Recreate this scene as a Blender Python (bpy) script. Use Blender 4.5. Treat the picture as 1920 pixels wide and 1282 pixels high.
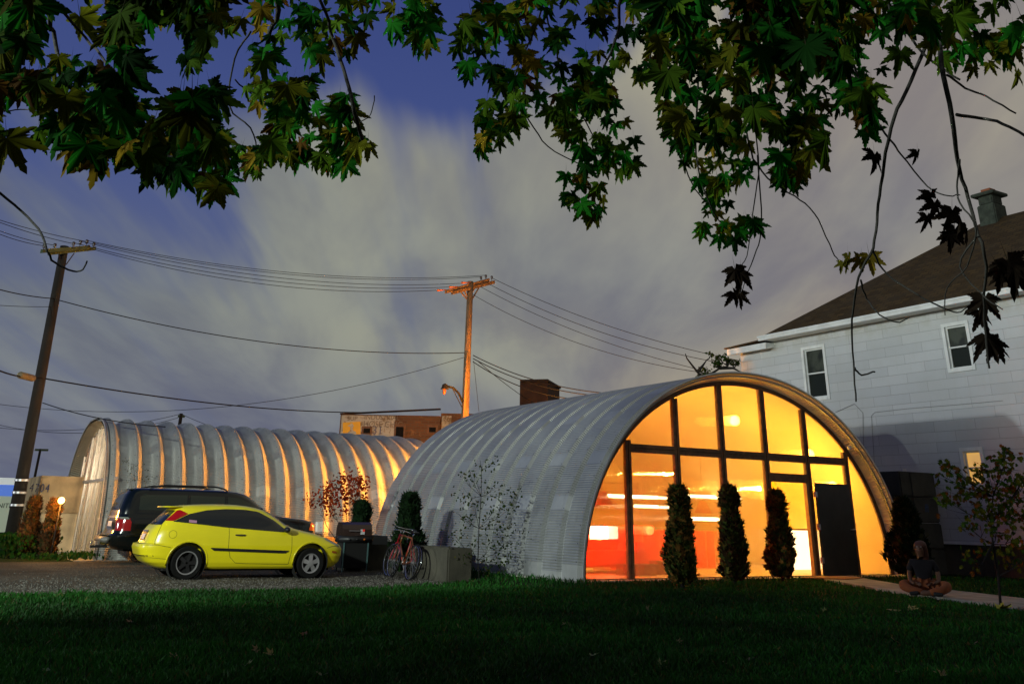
import bpy, bmesh, math, random
import numpy as np
from mathutils import Vector, Matrix
random.seed(7); rng=np.random.default_rng(11)
PI=math.pi
SC=bpy.context.scene
for o in list(bpy.data.objects): bpy.data.objects.remove(o)
# ------------------------------------------------------------------ camera
F=1761.; PITCH=math.radians(23.43); ROLL=math.radians(1.133); PPY=208.2; H=1.1
_fw=np.array([0,math.cos(PITCH),math.sin(PITCH)]);_up=np.array([0,-math.sin(PITCH),math.cos(PITCH)]);_rt=np.array([1.,0,0])
RC=np.array([_rt*math.cos(ROLL)+_up*math.sin(ROLL),_up*math.cos(ROLL)-_rt*math.sin(ROLL),_fw])
cd=bpy.data.cameras.new('camera'); cam=bpy.data.objects.new('camera',cd); SC.collection.objects.link(cam); SC.camera=cam
cd.sensor_width=36; cd.lens=F/1920*36; cd.shift_y=(PPY-641)/1920; cd.shift_x=0; cd.clip_start=.05; cd.clip_end=2000
M=Matrix(((RC[0][0],RC[1][0],-RC[2][0],0),(RC[0][1],RC[1][1],-RC[2][1],0),(RC[0][2],RC[1][2],-RC[2][2],H),(0,0,0,1)))
cam.matrix_world=M
# site frame: u along the big hut's front, v along its length, z up
YAW=.540231; K=H/1.15
E1=np.array([math.cos(YAW),math.sin(YAW),0]);E2=np.array([-math.sin(YAW),math.cos(YAW),0]);E3=np.array([0,0,1.])
ORG=np.array([2.70758*K,22.0592*K,0])+E1*3.4
def W(u,v,z=0): return ORG+E1*u+E2*v+E3*z
def toL(p): p=np.asarray(p,float);return np.array([(p-ORG)@E1,(p-ORG)@E2,p[2]])
CP=np.array([0,0,H])
def ray(x,y): return RC.T@np.array([(x-960)/F,(PPY-y)/F,1.])
def pg(x,y,z=0):
    r=ray(x,y);return toL(CP+r*((z-H)/r[2]))
def pu(x,y,u):
    r=ray(x,y);return toL(CP+r*(((ORG+E1*u-CP)@E1)/(r@E1)))
def pv(x,y,v):
    r=ray(x,y);return toL(CP+r*(((ORG+E2*v-CP)@E2)/(r@E2)))
def pd(x,y,d): return CP+ray(x,y)*d          # world point at depth d
# ------------------------------------------------------------------ world / light
SC.view_settings.view_transform='Standard'; SC.view_settings.look='None'; SC.view_settings.exposure=0; SC.view_settings.gamma=1
SUN_DIR=(E1*.97-E2*.235)/np.linalg.norm(E1*.97-E2*.235)*math.cos(math.radians(4.7)); SUN_DIR[2]=-math.sin(math.radians(4.7))
SUN_E=.62
world=bpy.data.worlds.new('World'); SC.world=world; world.use_nodes=True
class NT:
    def __init__(s,nt): s.t=nt; s.n=nt.nodes; s.n.clear()
    def N(s,k,**kw):
        n=s.n.new(k)
        for a,b in kw.items(): setattr(n,a,b)
        return n
    def L(s,a,b): s.t.links.new(a,b)
    def val(s,sock,v):
        if hasattr(v,'is_linked') or hasattr(v,'links'): s.L(v,sock)
        else: sock.default_value=v
    def m(s,op,a,b=0,c=None,clamp=False):
        n=s.N('ShaderNodeMath',operation=op); n.use_clamp=clamp; s.val(n.inputs[0],a); s.val(n.inputs[1],b)
        if c is not None: s.val(n.inputs[2],c)
        return n.outputs[0]
    def vm(s,op,a,b=(0,0,0)):
        n=s.N('ShaderNodeVectorMath',operation=op); s.val(n.inputs[0],a); s.val(n.inputs[1],b); return n.outputs[1] if op in('DOT_PRODUCT','LENGTH') else n.outputs[0]
    def mix(s,f,a,b,bt='MIX'):
        n=s.N('ShaderNodeMix',data_type='RGBA',blend_type=bt); s.val(n.inputs[0],f)
        for i,v in((6,a),(7,b)):
            if isinstance(v,(tuple,list)): v=(*v[:3],1)
            s.val(n.inputs[i],v)
        return n.outputs[2]
    def sep(s,v): n=s.N('ShaderNodeSeparateXYZ'); s.L(v,n.inputs[0]); return n.outputs
    def comb(s,x,y,z): n=s.N('ShaderNodeCombineXYZ'); s.val(n.inputs[0],x);s.val(n.inputs[1],y);s.val(n.inputs[2],z); return n.outputs[0]
    def noise(s,vec,scale,detail=4,rough=.5,dist=0):
        n=s.N('ShaderNodeTexNoise'); s.L(vec,n.inputs['Vector']); n.inputs['Scale'].default_value=scale;n.inputs['Detail'].default_value=detail;n.inputs['Roughness'].default_value=rough;n.inputs['Distortion'].default_value=dist; return n.outputs[0]
    def ramp(s,f,st,interp='LINEAR'):
        n=s.N('ShaderNodeValToRGB'); n.color_ramp.interpolation=interp; e=n.color_ramp.elements
        while len(e)<len(st): e.new(.5)
        for i,(p,c) in enumerate(st): e[i].position=p; e[i].color=(*c[:3],1) if isinstance(c,(tuple,list)) else (c,c,c,1)
        s.L(f,n.inputs[0]); return n.outputs[0]
    def mr(s,v,a,b,c=0,d=1,smooth=True):
        n=s.N('ShaderNodeMapRange'); n.interpolation_type='SMOOTHSTEP' if smooth else 'LINEAR'; s.val(n.inputs[0],v)
        for i,x in enumerate((a,b,c,d)): n.inputs[i+1].default_value=x
        return n.outputs[0]
w=NT(world.node_tree)
tc=w.N('ShaderNodeTexCoord').outputs['Generated']
X,Y,Z=w.sep(tc)
# night sky seen in a long exposure: blue gaps, low cloud dragged along the wind
zc=w.m('MAXIMUM',Z,.02)
el=w.m('DIVIDE',X,w.m('MAXIMUM',w.m('ABSOLUTE',Y),.05))          # azimuth slope
px_=w.m('DIVIDE',X,w.m('ADD',zc,.16)); py_=w.m('DIVIDE',Y,w.m('ADD',zc,.16))
streak=w.comb(w.m('MULTIPLY',px_,1.0),w.m('MULTIPLY',py_,.14),0.)
n1=w.noise(streak,1.7,3,.5,.2); n2=w.noise(streak,8.,3,.5,.1)
soft=w.noise(w.comb(px_,w.m('MULTIPLY',py_,.6),3.),.75,2,.5,.3)
nn=w.m('ADD',w.m('ADD',w.m('MULTIPLY',n1,.5),w.m('MULTIPLY',n2,.36)),w.m('MULTIPLY',soft,.30))
# clearer high up on the left, overcast low and to the right
bias=w.m('ADD',w.mr(Z,.33,.50,.07,-.27),w.mr(X,-.1,.22,0,.36))
bias=w.m('ADD',bias,w.m('MULTIPLY',w.mr(X,-.38,-.08,-.20,0),w.mr(Z,.12,.26))); cov=w.mr(w.m('ADD',nn,bias),.455,.66)
n_blue=w.ramp(Z,[(0,(.10,.115,.17)),(.18,(.088,.105,.17)),(.33,(.045,.066,.185)),(.5,(.030,.046,.155)),(1,(.02,.03,.10))])
n_cloud=w.mix(w.mr(X,-.08,.34),w.mix(w.mr(Z,.03,.22),(.12,.13,.165),w.mix(w.mr(X,-.42,-.02),(.125,.14,.155),(.235,.235,.185))),w.mix(w.mr(Z,.08,.3),(.215,.18,.155),(.25,.225,.185)))
patch=w.noise(w.comb(px_,w.m('MULTIPLY',py_,.5),9.),.9,2,.5,.2)
n_cloud=w.mix(w.mr(patch,.34,.55,.6,0),n_cloud,(.125,.14,.17))
mot=w.noise(w.comb(px_,w.m('MULTIPLY',py_,.33),21.),2.4,5,.55,.3); mk=w.mr(mot,.3,.7,.72,1.24); n_cloud=w.mix(1.,n_cloud,w.comb(mk,mk,w.m('MULTIPLY',w.m('ADD',mk,1.),.5)),'MULTIPLY'); col=w.mix(cov,n_blue,n_cloud); dk=w.mr(Y,-.15,.35,.62,1.); col=w.mix(1.,col,w.comb(dk,dk,dk),'MULTIPLY')
bg=w.N('ShaderNodeBackground'); w.L(col,bg.inputs[0]); bg.inputs[1].default_value=1.32
w.L(bg.outputs[0],w.N('ShaderNodeOutputWorld').inputs[0])
def lamp(name,typ,loc,energy,color,size=.1,**kw):
    l=bpy.data.lights.new(name,typ); l.energy=energy; l.color=color
    if typ=='SUN': l.angle=size
    elif typ=='AREA': l.size=size
    else: l.shadow_soft_size=size
    for a,b in kw.items(): setattr(l,a,b)
    o=bpy.data.objects.new(name,l); SC.collection.objects.link(o); o.location=loc; return o
lamp_u,lamp_v=-30.,-10.
s=lamp('street_glow','SUN',(0,0,20),SUN_E,(.93,1.0,.98),math.radians(1.3)); s.rotation_euler=Vector(-SUN_DIR).to_track_quat('Z','Y').to_euler()
# fill lamp added unseen outside the frame to light car and hut shell
lamp('added_fill_light','POINT',W(-30,-10,7.9),20500,(.90,1,.88),.45)
# ------------------------------------------------------------------ materials
MATS={}
def shade(name,color=(.5,.5,.5),rough=.6,metal=0,var=0,vs=4,bump=0,bs=30,spec=.5,coat=0,emit=None,es=0,trans=0,attr=None,fn=None,sheen=0):
    if name in MATS: return MATS[name]
    m=bpy.data.materials.new(name); m.use_nodes=True; t=NT(m.node_tree)
    p=t.N('ShaderNodeBsdfPrincipled'); out=t.N('ShaderNodeOutputMaterial'); t.L(p.outputs[0],out.inputs[0])
    p.inputs['Base Color'].default_value=(*color,1); p.inputs['Roughness'].default_value=rough; p.inputs['Metallic'].default_value=metal
    p.inputs['Specular IOR Level'].default_value=spec; p.inputs['Coat Weight'].default_value=coat; p.inputs['Coat Roughness'].default_value=.06
    ob=t.N('ShaderNodeTexCoord').outputs['Object']
    c=None
    if attr:
        a=t.N('ShaderNodeAttribute',attribute_name=attr); c=a.outputs['Color']
    if var:
        nz=t.noise(ob,vs,5,.6); k=t.mr(nz,.3,.7,1-var,1+var*.6)
        c=t.mix(1.,c if c is not None else color,t.comb(k,k,k),'MULTIPLY')
    if c is not None: t.L(c,p.inputs['Base Color'])
    if bump:
        b=t.N('ShaderNodeBump'); b.inputs['Strength'].default_value=bump; b.inputs['Distance'].default_value=.02; t.L(t.noise(ob,bs,4,.6),b.inputs['Height']); t.L(b.outputs[0],p.inputs['Normal'])
    if emit: p.inputs['Emission Color'].default_value=(*emit,1); p.inputs['Emission Strength'].default_value=es
    if trans:
        tr=t.N('ShaderNodeBsdfTranslucent'); 
        if c is not None: t.L(c,tr.inputs[0])
        else: tr.inputs[0].default_value=(*color,1)
        mx=t.N('ShaderNodeMixShader'); mx.inputs[0].default_value=trans; t.L(p.outputs[0],mx.inputs[1]); t.L(tr.outputs[0],mx.inputs[2]); t.L(mx.outputs[0],out.inputs[0])
    if fn: fn(t,p,out,ob)
    MATS[name]=m; return m
# ------------------------------------------------------------------ mesh helpers
class MB:
    def __init__(s): s.v=[]; s.f=[]; s.n=0; s.c=[]
    def add(s,vs,fs,col=None):
        s.f+=[tuple(i+s.n for i in f) for f in fs]; s.v+=[tuple(map(float,p)) for p in vs]; s.n+=len(vs)
        if col is not None: s.c+=[col]*len(vs)
        return s
    def box(s,x0,x1,y0,y1,z0,z1,ch=0):
        if ch<=0:
            s.add([(x0,y0,z0),(x1,y0,z0),(x1,y1,z0),(x0,y1,z0),(x0,y0,z1),(x1,y0,z1),(x1,y1,z1),(x0,y1,z1)],
              [(0,3,2,1),(4,5,6,7),(0,1,5,4),(1,2,6,5),(2,3,7,6),(3,0,4,7)])
        else:
            bm=bmesh.new(); bmesh.ops.create_cube(bm,size=1)
            for q in bm.verts: q.co=Vector(((x0+x1)/2+q.co.x*(x1-x0),(y0+y1)/2+q.co.y*(y1-y0),(z0+z1)/2+q.co.z*(z1-z0)))
            bmesh.ops.bevel(bm,geom=bm.edges[:],offset=ch,segments=2,affect='EDGES')
            bm.verts.index_update(); s.add([q.co[:] for q in bm.verts],[[q.index for q in f.verts] for f in bm.faces]); bm.free()
        return s
    def tube(s,pts,r,n=8,cap=True):
        pts=[Vector(p) for p in pts]; m=len(pts)
        if not hasattr(r,'__len__'): r=[r]*m
        vs=[];prev=None
        for i,p in enumerate(pts):
            d=(pts[min(i+1,m-1)]-pts[max(i-1,0)])
            if d.length<1e-9: d=Vector((0,0,1))
            d.normalize()
            a=prev if prev is not None else (Vector((0,0,1)) if abs(d.z)<.9 else Vector((1,0,0)))
            a=(a-d*a.dot(d)); a=a.normalized() if a.length>1e-6 else d.orthogonal().normalized(); prev=a; b=d.cross(a)
            for k in range(n):
                t=2*PI*k/n; vs.append(tuple(p+(a*math.cos(t)+b*math.sin(t))*r[i]))
        fs=[(i*n+k,i*n+(k+1)%n,(i+1)*n+(k+1)%n,(i+1)*n+k) for i in range(m-1) for k in range(n)]
        if cap: fs+=[tuple(range(n))[::-1],tuple(range((m-1)*n,m*n))]
        return s.add(vs,fs)
    def lathe(s,prof,o=(0,0,0),n=20,axis='z'):
        vs=[];m=len(prof)
        for r,z in prof:
            for k in range(n):
                t=2*PI*k/n; q=(r*math.cos(t),r*math.sin(t),z)
                if axis=='y': q=(q[0],q[2],q[1])
                if axis=='x': q=(q[2],q[0],q[1])
                vs.append((q[0]+o[0],q[1]+o[1],q[2]+o[2]))
        fs=[(i*n+k,i*n+(k+1)%n,(i+1)*n+(k+1)%n,(i+1)*n+k) for i in range(m-1) for k in range(n)]
        return s.add(vs,fs)
    def ball(s,c,r,n=10):
        rr=r if hasattr(r,'__len__') else (r,r,r); vs=[];m=n//2+1
        for i in range(m+1):
            a=PI*i/m
            for k in range(n):
                t=2*PI*k/n; vs.append((c[0]+rr[0]*math.sin(a)*math.cos(t),c[1]+rr[1]*math.sin(a)*math.sin(t),c[2]+rr[2]*math.cos(a)))
        return s.add(vs,[(i*n+k,(i+1)*n+k,(i+1)*n+(k+1)%n,i*n+(k+1)%n) for i in range(m) for k in range(n)])
    def prism(s,poly,a,b,axis='y'):
        n=len(poly); f={'y':lambda p,t:(p[0],t,p[1]),'x':lambda p,t:(t,p[0],p[1]),'z':lambda p,t:(p[0],p[1],t)}[axis]
        vs=[f(p,a) for p in poly]+[f(p,b) for p in poly]
        return s.add(vs,[tuple(range(n)),tuple(range(n,2*n))[::-1]]+[(i,n+i,n+(i+1)%n,(i+1)%n) for i in range(n)])
    def xf(s,fn): s.v=[tuple(fn(p)) for p in s.v]; return s
    def build(s,name,mat,parent=None,smooth=False,loc=None,auto=None):
        me=bpy.data.meshes.new(name); me.from_pydata(s.v,[],s.f)
        bm=bmesh.new(); bm.from_mesh(me)
        if len(bm.faces)<60000: bmesh.ops.recalc_face_normals(bm,faces=bm.faces[:])
        bm.to_mesh(me); bm.free()
        if s.c:
            at=me.color_attributes.new('col','FLOAT_COLOR','POINT'); arr=np.ones((len(me.vertices),4),np.float32); arr[:,:3]=np.array(s.c,np.float32); at.data.foreach_set('color',arr.ravel())
        for m in (mat if isinstance(mat,(list,tuple)) else [mat]): me.materials.append(m)
        if smooth:
            me.polygons.foreach_set('use_smooth',[True]*len(me.polygons))
            if auto: me.set_sharp_from_angle(angle=math.radians(auto))
        o=bpy.data.objects.new(name,me); SC.collection.objects.link(o)
        if parent: o.parent=parent
        if loc is not None: o.location=loc
        return o
def tag(o,label=None,cat=None,group=None,kind=None):
    for a,b in(('label',label),('category',cat),('group',group),('kind',kind)):
        if b: o[a]=b
    return o
def thing(name,label,cat,u,v,z=0,rot=0,group=None):
    o=bpy.data.objects.new(name,None); SC.collection.objects.link(o); o.empty_display_size=.2
    o.location=W(u,v,z); o.rotation_euler=(0,0,YAW+rot); return tag(o,label,cat,group)
def wthing(name,label,cat,p=(0,0,0),group=None):
    o=bpy.data.objects.new(name,None); SC.collection.objects.link(o); o.empty_display_size=.2
    o.location=tuple(p); return tag(o,label,cat,group)
def struct(o): o['kind']='structure'; return o
def setloc(o,u,v,z=0,rot=0): o.location=W(u,v,z); o.rotation_euler=(0,0,YAW+rot); return o
def copy_tree(o,parent=None):
    c=o.copy(); SC.collection.objects.link(c)
    if parent: c.parent=parent
    for ch in o.children: copy_tree(ch,c)
    return c
GZ=-.12
def smooth01(t): t=np.clip(t,0,1); return t*t*(3-2*t)
def edge_v(u):     # lawn / gravel edge in site coordinates
    return 1.05-.9*smooth01((u+7.6)/2.2)*0+0*u
def gz(u,v):       # ground height
    a=smooth01((v+2.6)/3.2)*(1-smooth01((u+6.4)/1.5)); return GZ*a
exec_parts=[]
# ------------------------------------------------------------------ ground, gravel, path
def edge(u):
    return np.interp(u,[-60,-9,-8,-7,-6.2,-5.4],[1.1,1.05,1.2,1.55,2.3,4.6])+.06*np.sin(u*3.1)+.04*np.sin(u*7.7+1)
def f_ground(t,p,out,ob):
    a=t.noise(ob,.35,4,.6); b=t.noise(ob,9,4,.7)
    c=t.mix(t.mr(a,.35,.65),(.005,.022,.003),(.011,.024,.004)); c=t.mix(t.mr(b,.45,.75),c,(.022,.022,.009)); t.L(c,p.inputs['Base Color'])
    bp=t.N('ShaderNodeBump'); bp.inputs['Strength'].default_value=.7; bp.inputs['Distance'].default_value=.04; t.L(t.noise(ob,14,5,.7),bp.inputs['Height']); t.L(bp.outputs[0],p.inputs['Normal'])
m_ground=shade('lawn_soil',rough=1,spec=.1,fn=f_ground)
us=np.unique(np.concatenate([np.linspace(-300,-30,12),np.linspace(-30,20,101),np.linspace(20,300,12)]))
vs=np.unique(np.concatenate([np.linspace(-60,-19,6),np.linspace(-19,14,67),np.linspace(14,500,14)]))
mb=MB(); mb.add([(u,v,float(gz(u,v))) for v in vs for u in us],[(j*len(us)+i,j*len(us)+i+1,(j+1)*len(us)+i+1,(j+1)*len(us)+i) for j in range(len(vs)-1) for i in range(len(us)-1)])
g=struct(mb.build('ground',m_ground,smooth=True)); setloc(g,0,0,0)
def f_gravel(t,p,out,ob):
    v=t.N('ShaderNodeTexVoronoi'); v.inputs['Scale'].default_value=28; t.L(ob,v.inputs['Vector'])
    a=t.noise(ob,.6,4,.6); b=t.noise(ob,45,3,.7)
    c=t.mix(t.mr(v.outputs['Color'],.1,.9),(.042,.036,.025),(.15,.135,.10)); c=t.mix(t.mr(a,.4,.66),c,(.05,.042,.028)); c=t.mix(t.mr(b,.5,.8),c,(.17,.165,.135)); t.L(c,p.inputs['Base Color'])
    bp=t.N('ShaderNodeBump'); bp.inputs['Strength'].default_value=1; bp.inputs['Distance'].default_value=.025; t.L(v.outputs['Distance'],bp.inputs['Height']); t.L(bp.outputs[0],p.inputs['Normal'])
m_gravel=shade('crushed_gravel',rough=.95,spec=.2,fn=f_gravel)
gu=np.linspace(-34,-5.4,90); mb=MB(); NV=24; vv=[]
for j in range(NV+1):
    for u in gu:
        e=float(edge(u)); top=12.35 if u>-11.9 else 11.6; v=e+(top-e)*(j/NV)**1.3; vv.append((u,v,float(gz(u,v))+.006))
mb.add(vv,[(j*90+i,j*90+i+1,(j+1)*90+i+1,(j+1)*90+i) for j in range(NV) for i in range(89)])
setloc(struct(mb.build('gravel_lot',m_gravel,smooth=True)),0,0,0)
# loose stones on the lot
mb=MB()
for i in range(5200):
    u=rng.uniform(-16,-6.2); v=float(edge(u))+abs(rng.normal(0,1))*2.2-.15
    if v>11: continue
    r=rng.uniform(.008,.022); z=float(gz(u,v))+.006; a=rng.uniform(0,6.3)
    pts=[(u+r*math.cos(a+k*1.57)*rng.uniform(.6,1.3),v+r*math.sin(a+k*1.57)*rng.uniform(.6,1.3),z) for k in range(4)]+[(u,v,z+r*.9)]
    c=rng.uniform(.04,.17); mb.add(pts,[(0,1,4),(1,2,4),(2,3,4),(3,0,4)],(c,c*.96,c*.82))
tag(setloc(mb.build('gravel_stones',shade('stone_col',rough=.9,attr='col')),0,0,0),'pale loose stones scattered over the gravel lot','gravel',kind='stuff')
m_conc=shade('concrete',(.30,.29,.25),.9,var=.25,vs=2.5,bump=.25,bs=40)
m_conc_d=shade('old_shaded_concrete',(.060,.056,.040),.95,var=.4,vs=1.6,bump=.4,bs=25)  # dark concrete, deepened to hold the big hut's shade on the stack
mb=MB(); L=[(1.33,-.42),(.55,-1.6),(-.35,-3.2),(-1.2,-5.0),(-2.05,-7.4),(-3.2,-11)]; Rr=[(2.62,-.42),(1.75,-1.7),(.95,-3.1),(.35,-4.9),(-.45,-7.2),(-1.5,-10.6)]
for i in range(5):
    a,b,c,d=L[i],Rr[i],Rr[i+1],L[i+1]; sh=.012
    q=[(a[0],a[1]-sh),(b[0],b[1]-sh),(c[0],c[1]+sh),(d[0],d[1]+sh)]; mb.add([(x,y,.045) for x,y in q]+[(x,y,-.05) for x,y in q],[(0,1,2,3),(0,4,5,1),(1,5,6,2),(2,6,7,3),(3,7,4,0)])
setloc(struct(mb.build('path',m_conc)),0,0,0)
mb=MB().box(-5.05,5.05,-.42,10.2,-.1,.02); setloc(struct(mb.build('hut_foundation',m_conc)),0,0,0)
mb=MB().prism([(0.42,-.95),(1.15,-1.6),(2.0,-1.28),(1.45,-.52)],.046,.062,'z'); o=mb.build('door_mat',shade('mat_fibre',(.30,.14,.05),.95,var=.3,vs=30)); tag(setloc(o,0,0,0),'flat tan door mat lying on the path before the open door','door mat')
# ------------------------------------------------------------------ corrugated arch huts
def f_shell(mod,phase,plain_below):
    def f(t,p,out,ob):
        uv=t.N('ShaderNodeUVMap').outputs[0]; a,v,_=t.sep(uv)
        wv=t.m('SINE',t.m('MULTIPLY',a,2*PI/.052))
        k=t.m('FRACT',t.m('DIVIDE',t.m('SUBTRACT',v,phase),mod)); idx=t.m('FLOOR',t.m('DIVIDE',t.m('SUBTRACT',v,phase),mod))
        odd=t.m('MODULO',t.m('ABSOLUTE',idx),2.)
        seg=t.m('FRACT',t.m('ADD',t.m('DIVIDE',a,2.3),t.m('MULTIPLY',odd,.43)))
        plain=t.m('MULTIPLY',t.mr(seg,.12,.135),t.m('GREATER_THAN',a,plain_below))
        wn=t.N('ShaderNodeTexWhiteNoise',noise_dimensions='2D'); t.L(t.comb(idx,t.m('FLOOR',t.m('ADD',t.m('DIVIDE',a,2.3),t.m('MULTIPLY',odd,.43))),0),wn.inputs['Vector'])
        h=t.m('MULTIPLY',wv,plain)
        bp=t.N('ShaderNodeBump'); bp.inputs['Strength'].default_value=.9; bp.inputs['Distance'].default_value=.007; t.L(h,bp.inputs['Height'])
        nz=t.noise(ob,.9,5,.65); st=t.noise(t.vm('MULTIPLY',ob,(1.2,1.2,.35)),5,4,.7)
        c=t.mix(t.mr(nz,.3,.7),(.36,.375,.38),(.43,.445,.445)) if mod>.7 else t.mix(t.mr(nz,.3,.7),(.34,.34,.325),(.48,.48,.45)); c=t.mix(t.mr(st,.5,.72,0,.35),c,(.25,.25,.22))
        kk=t.m('ADD',.93,t.m('MULTIPLY',wn.outputs[0],.12)); c=t.mix(1.,c,t.comb(kk,kk,kk),'MULTIPLY')
        ds=t.m('ADD',.80,t.m('MULTIPLY',t.m('ADD',wv,1.),.1)); ds=t.m('ADD',t.m('MULTIPLY',ds,plain),t.m('SUBTRACT',1.,plain)); c=t.mix(1.,c,t.comb(ds,ds,ds),'MULTIPLY')
        # bolt rows on the lap joints
        bl=t.m('MULTIPLY',t.m('LESS_THAN',t.m('FRACT',t.m('MULTIPLY',a,3.)),.05),t.m('LESS_THAN',t.m('ABSOLUTE',t.m('SUBTRACT',k,.27)),.02)); c=t.mix(bl,c,(.05,.05,.05))
        t.L(c,p.inputs['Base Color']); t.L(bp.outputs[0],p.inputs['Normal'])
        t.L(t.mr(nz,.3,.7,.42,.6),p.inputs['Roughness'])
    return f
def hut_shell(name,par,prof,vlist,mat,parent):
    """prof(s)->(x,z,nx,nz), s in 0..1 ; vlist: (v,offset)"""
    S=96; P=[prof(i/S) for i in range(S+1)]; arc=[0]
    for i in range(S): arc.append(arc[-1]+math.hypot(P[i+1][0]-P[i][0],P[i+1][1]-P[i][1]))
    m=len(vlist); V=[];UV=[]
    for i,(x,z,nx,nz) in enumerate(P):
        for v,off in vlist: V.append((x+nx*off,v,z+nz*off)); UV.append((arc[i],v))
    Fc=[(i*m+j,i*m+j+1,(i+1)*m+j+1,(i+1)*m+j) for i in range(S) for j in range(m-1)]
    me=bpy.data.meshes.new(name); me.from_pydata(V,[],Fc); me.materials.append(mat)
    uvl=me.uv_layers.new(name='UVMap'); 
    for lp in me.loops: uvl.data[lp.index].uv=UV[lp.vertex_index]
    me.polygons.foreach_set('use_smooth',[True]*len(me.polygons)); me.set_sharp_from_angle(angle=math.radians(28))
    o=bpy.data.objects.new(name,me); SC.collection.objects.link(o); o.parent=parent; return o,P,arc
def sup(a,b,n,c=0,z0=0):
    def f(s):
        t=PI*(1-s); cc,ss=math.cos(t),math.sin(t); x=a*math.copysign(abs(cc)**(2/n),cc); z=b*abs(ss)**(2/n)
        gx=math.copysign(abs(x/a)**(n-1)/a,x) if x else 0; gq=(z/b)**(n-1)/b; l=math.hypot(gx,gq) or 1
        return (c+x,z0+z,gx/l,gq/l)
    return f
m_shell1=shade('galvanised_steel',metal=.55,rough=.5,fn=f_shell(.72,-.25,.15))
m_shell2=shade('galvanised_steel_deep',metal=.45,rough=.5,fn=f_shell(.61,0,1.9))
hut=thing('arched_hut','large ribbed steel arch hut glowing amber behind its glazed front','building',0,0,0)
A1,B1=4.80,4.30
vl=[(-.33,.0),(-.30,.0),(-.25,-.02)]
k=0
while True:
    b0=-.25+.72*k
    if b0>9.7: break
    for dv,of in((0,-.085),(.10,-.085),(.15,0),(.67,0)): vl.append((b0+dv,of))
    k+=1
hut_shell('shell',None,sup(A1,B1,2.05),vl,m_shell1,hut)
# front rim lip
ell=lambda a,b,n=2.05,N=80:[sup(a,b,n)(i/N)[:2] for i in range(N+1)]
def band(a0,b0,a1,b1,y0,y1,name,mat,par,z0=0,cx=0,n=2.05,zc=0):
    P0=ell(a0,b0,n);P1=ell(a1,b1,n); mb=MB(); m=len(P0)
    V=[(x+cx,y0,z+zc) for x,z in P0]+[(x+cx,y0,z+zc) for x,z in P1]+[(x+cx,y1,z+zc) for x,z in P1]+[(x+cx,y1,z+zc) for x,z in P0]
    fs=[]
    for i in range(m-1):
        for q in range(4): fs.append((q*m+i,q*m+i+1,((q+1)%4)*m+i+1,((q+1)%4)*m+i))
    return mb.add(V,fs).build(name,mat,par)
m_bark=shade('bark_old',(.04,.03,.02),.95,var=.4,vs=12)
m_steel=shade('steel_trim',(.55,.56,.55),.4,.7)
band(A1-.005,B1-.005,A1+.03,B1+.03,-.345,-.331,'rim_flange',m_steel,hut)
m_wood=shade('stained_wood',(.16,.075,.032),.65,var=.35,vs=9,bump=.2,bs=60)
m_woodd=shade('dark_groove_wood',(.02,.01,.006),.8)
m_ply=shade('liner_panel',(.62,.50,.33),.7,var=.12,vs=3)
# ribbed liner seen under the front overhang
def f_liner(t,p,out,ob):
    uv=t.N('ShaderNodeUVMap').outputs[0]; a,v,_=t.sep(uv); wv=t.m('SINE',t.m('MULTIPLY',a,2*PI/.075))
    bp=t.N('ShaderNodeBump'); bp.inputs['Strength'].default_value=.8; bp.inputs['Distance'].default_value=.008; t.L(wv,bp.inputs['Height']); t.L(bp.outputs[0],p.inputs['Normal'])
m_liner=shade('zinc_liner',(.80,.76,.62),.6,0,fn=f_liner)
hut_shell('overhang_liner',None,sup(A1-.06,B1-.06,2.05),[(-.325,.035),(-.16,-.03),(.0,-.10)],m_liner,hut)
AI,BI=4.60,4.13
band(AI-.08,BI-.08,AI+.06,BI+.04,.0,.05,'frame_arch',m_wood,hut)
MU=[-3.4+1.347*i for i in range(6)]
zt=lambda u,a=AI-.06,b=BI-.06: b*max(0,1-(abs(u)/a)**2.05)**(1/2.05)
ZT=2.52
def board(name,x0,x1,z0,z1,vert,par):
    mb=MB(); g=.012
    if vert:
        xm=(x0+x1)/2; mb.box(x0,xm-g,-.03,.06,z0,z1); mb.box(xm+g,x1,-.03,.06,z0,z1); mb.box(xm-g,xm+g,.0,.05,z0,z1-.001)
    else:
        zm=(z0+z1)/2; mb.box(x0,x1,-.027,.06,z0,zm-g); mb.box(x0,x1,-.027,.06,zm+g,z1); mb.box(x0,x1,.0,.05,zm-g,zm+g)
    return mb.build(name,m_wood,par)
for i,u in enumerate(MU):
    board('mullion',u-.075,u+.075,.03,zt(abs(u)+.07),True,hut)
xs=[-4.3]+MU+[4.3]
for i in range(1,6): board('transom',MU[i-1]+.075,MU[i]-.075,ZT-.085,ZT+.085,False,hut)
MB().box(-4.56,4.56,-.02,.05,.0,.03).build('sill',m_woodd,hut)
DH=1.99
MB().box(MU[3]+.075,MU[4]-.075,-.025,.05,DH,DH+.19).build('door_head',m_wood,hut)
MB().box(MU[4]-.15,MU[4]-.076,-.05,.05,.03,DH).build('door_jamb',shade('jamb_wood',(.30,.17,.07),.6,var=.2,vs=9),hut)
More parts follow.
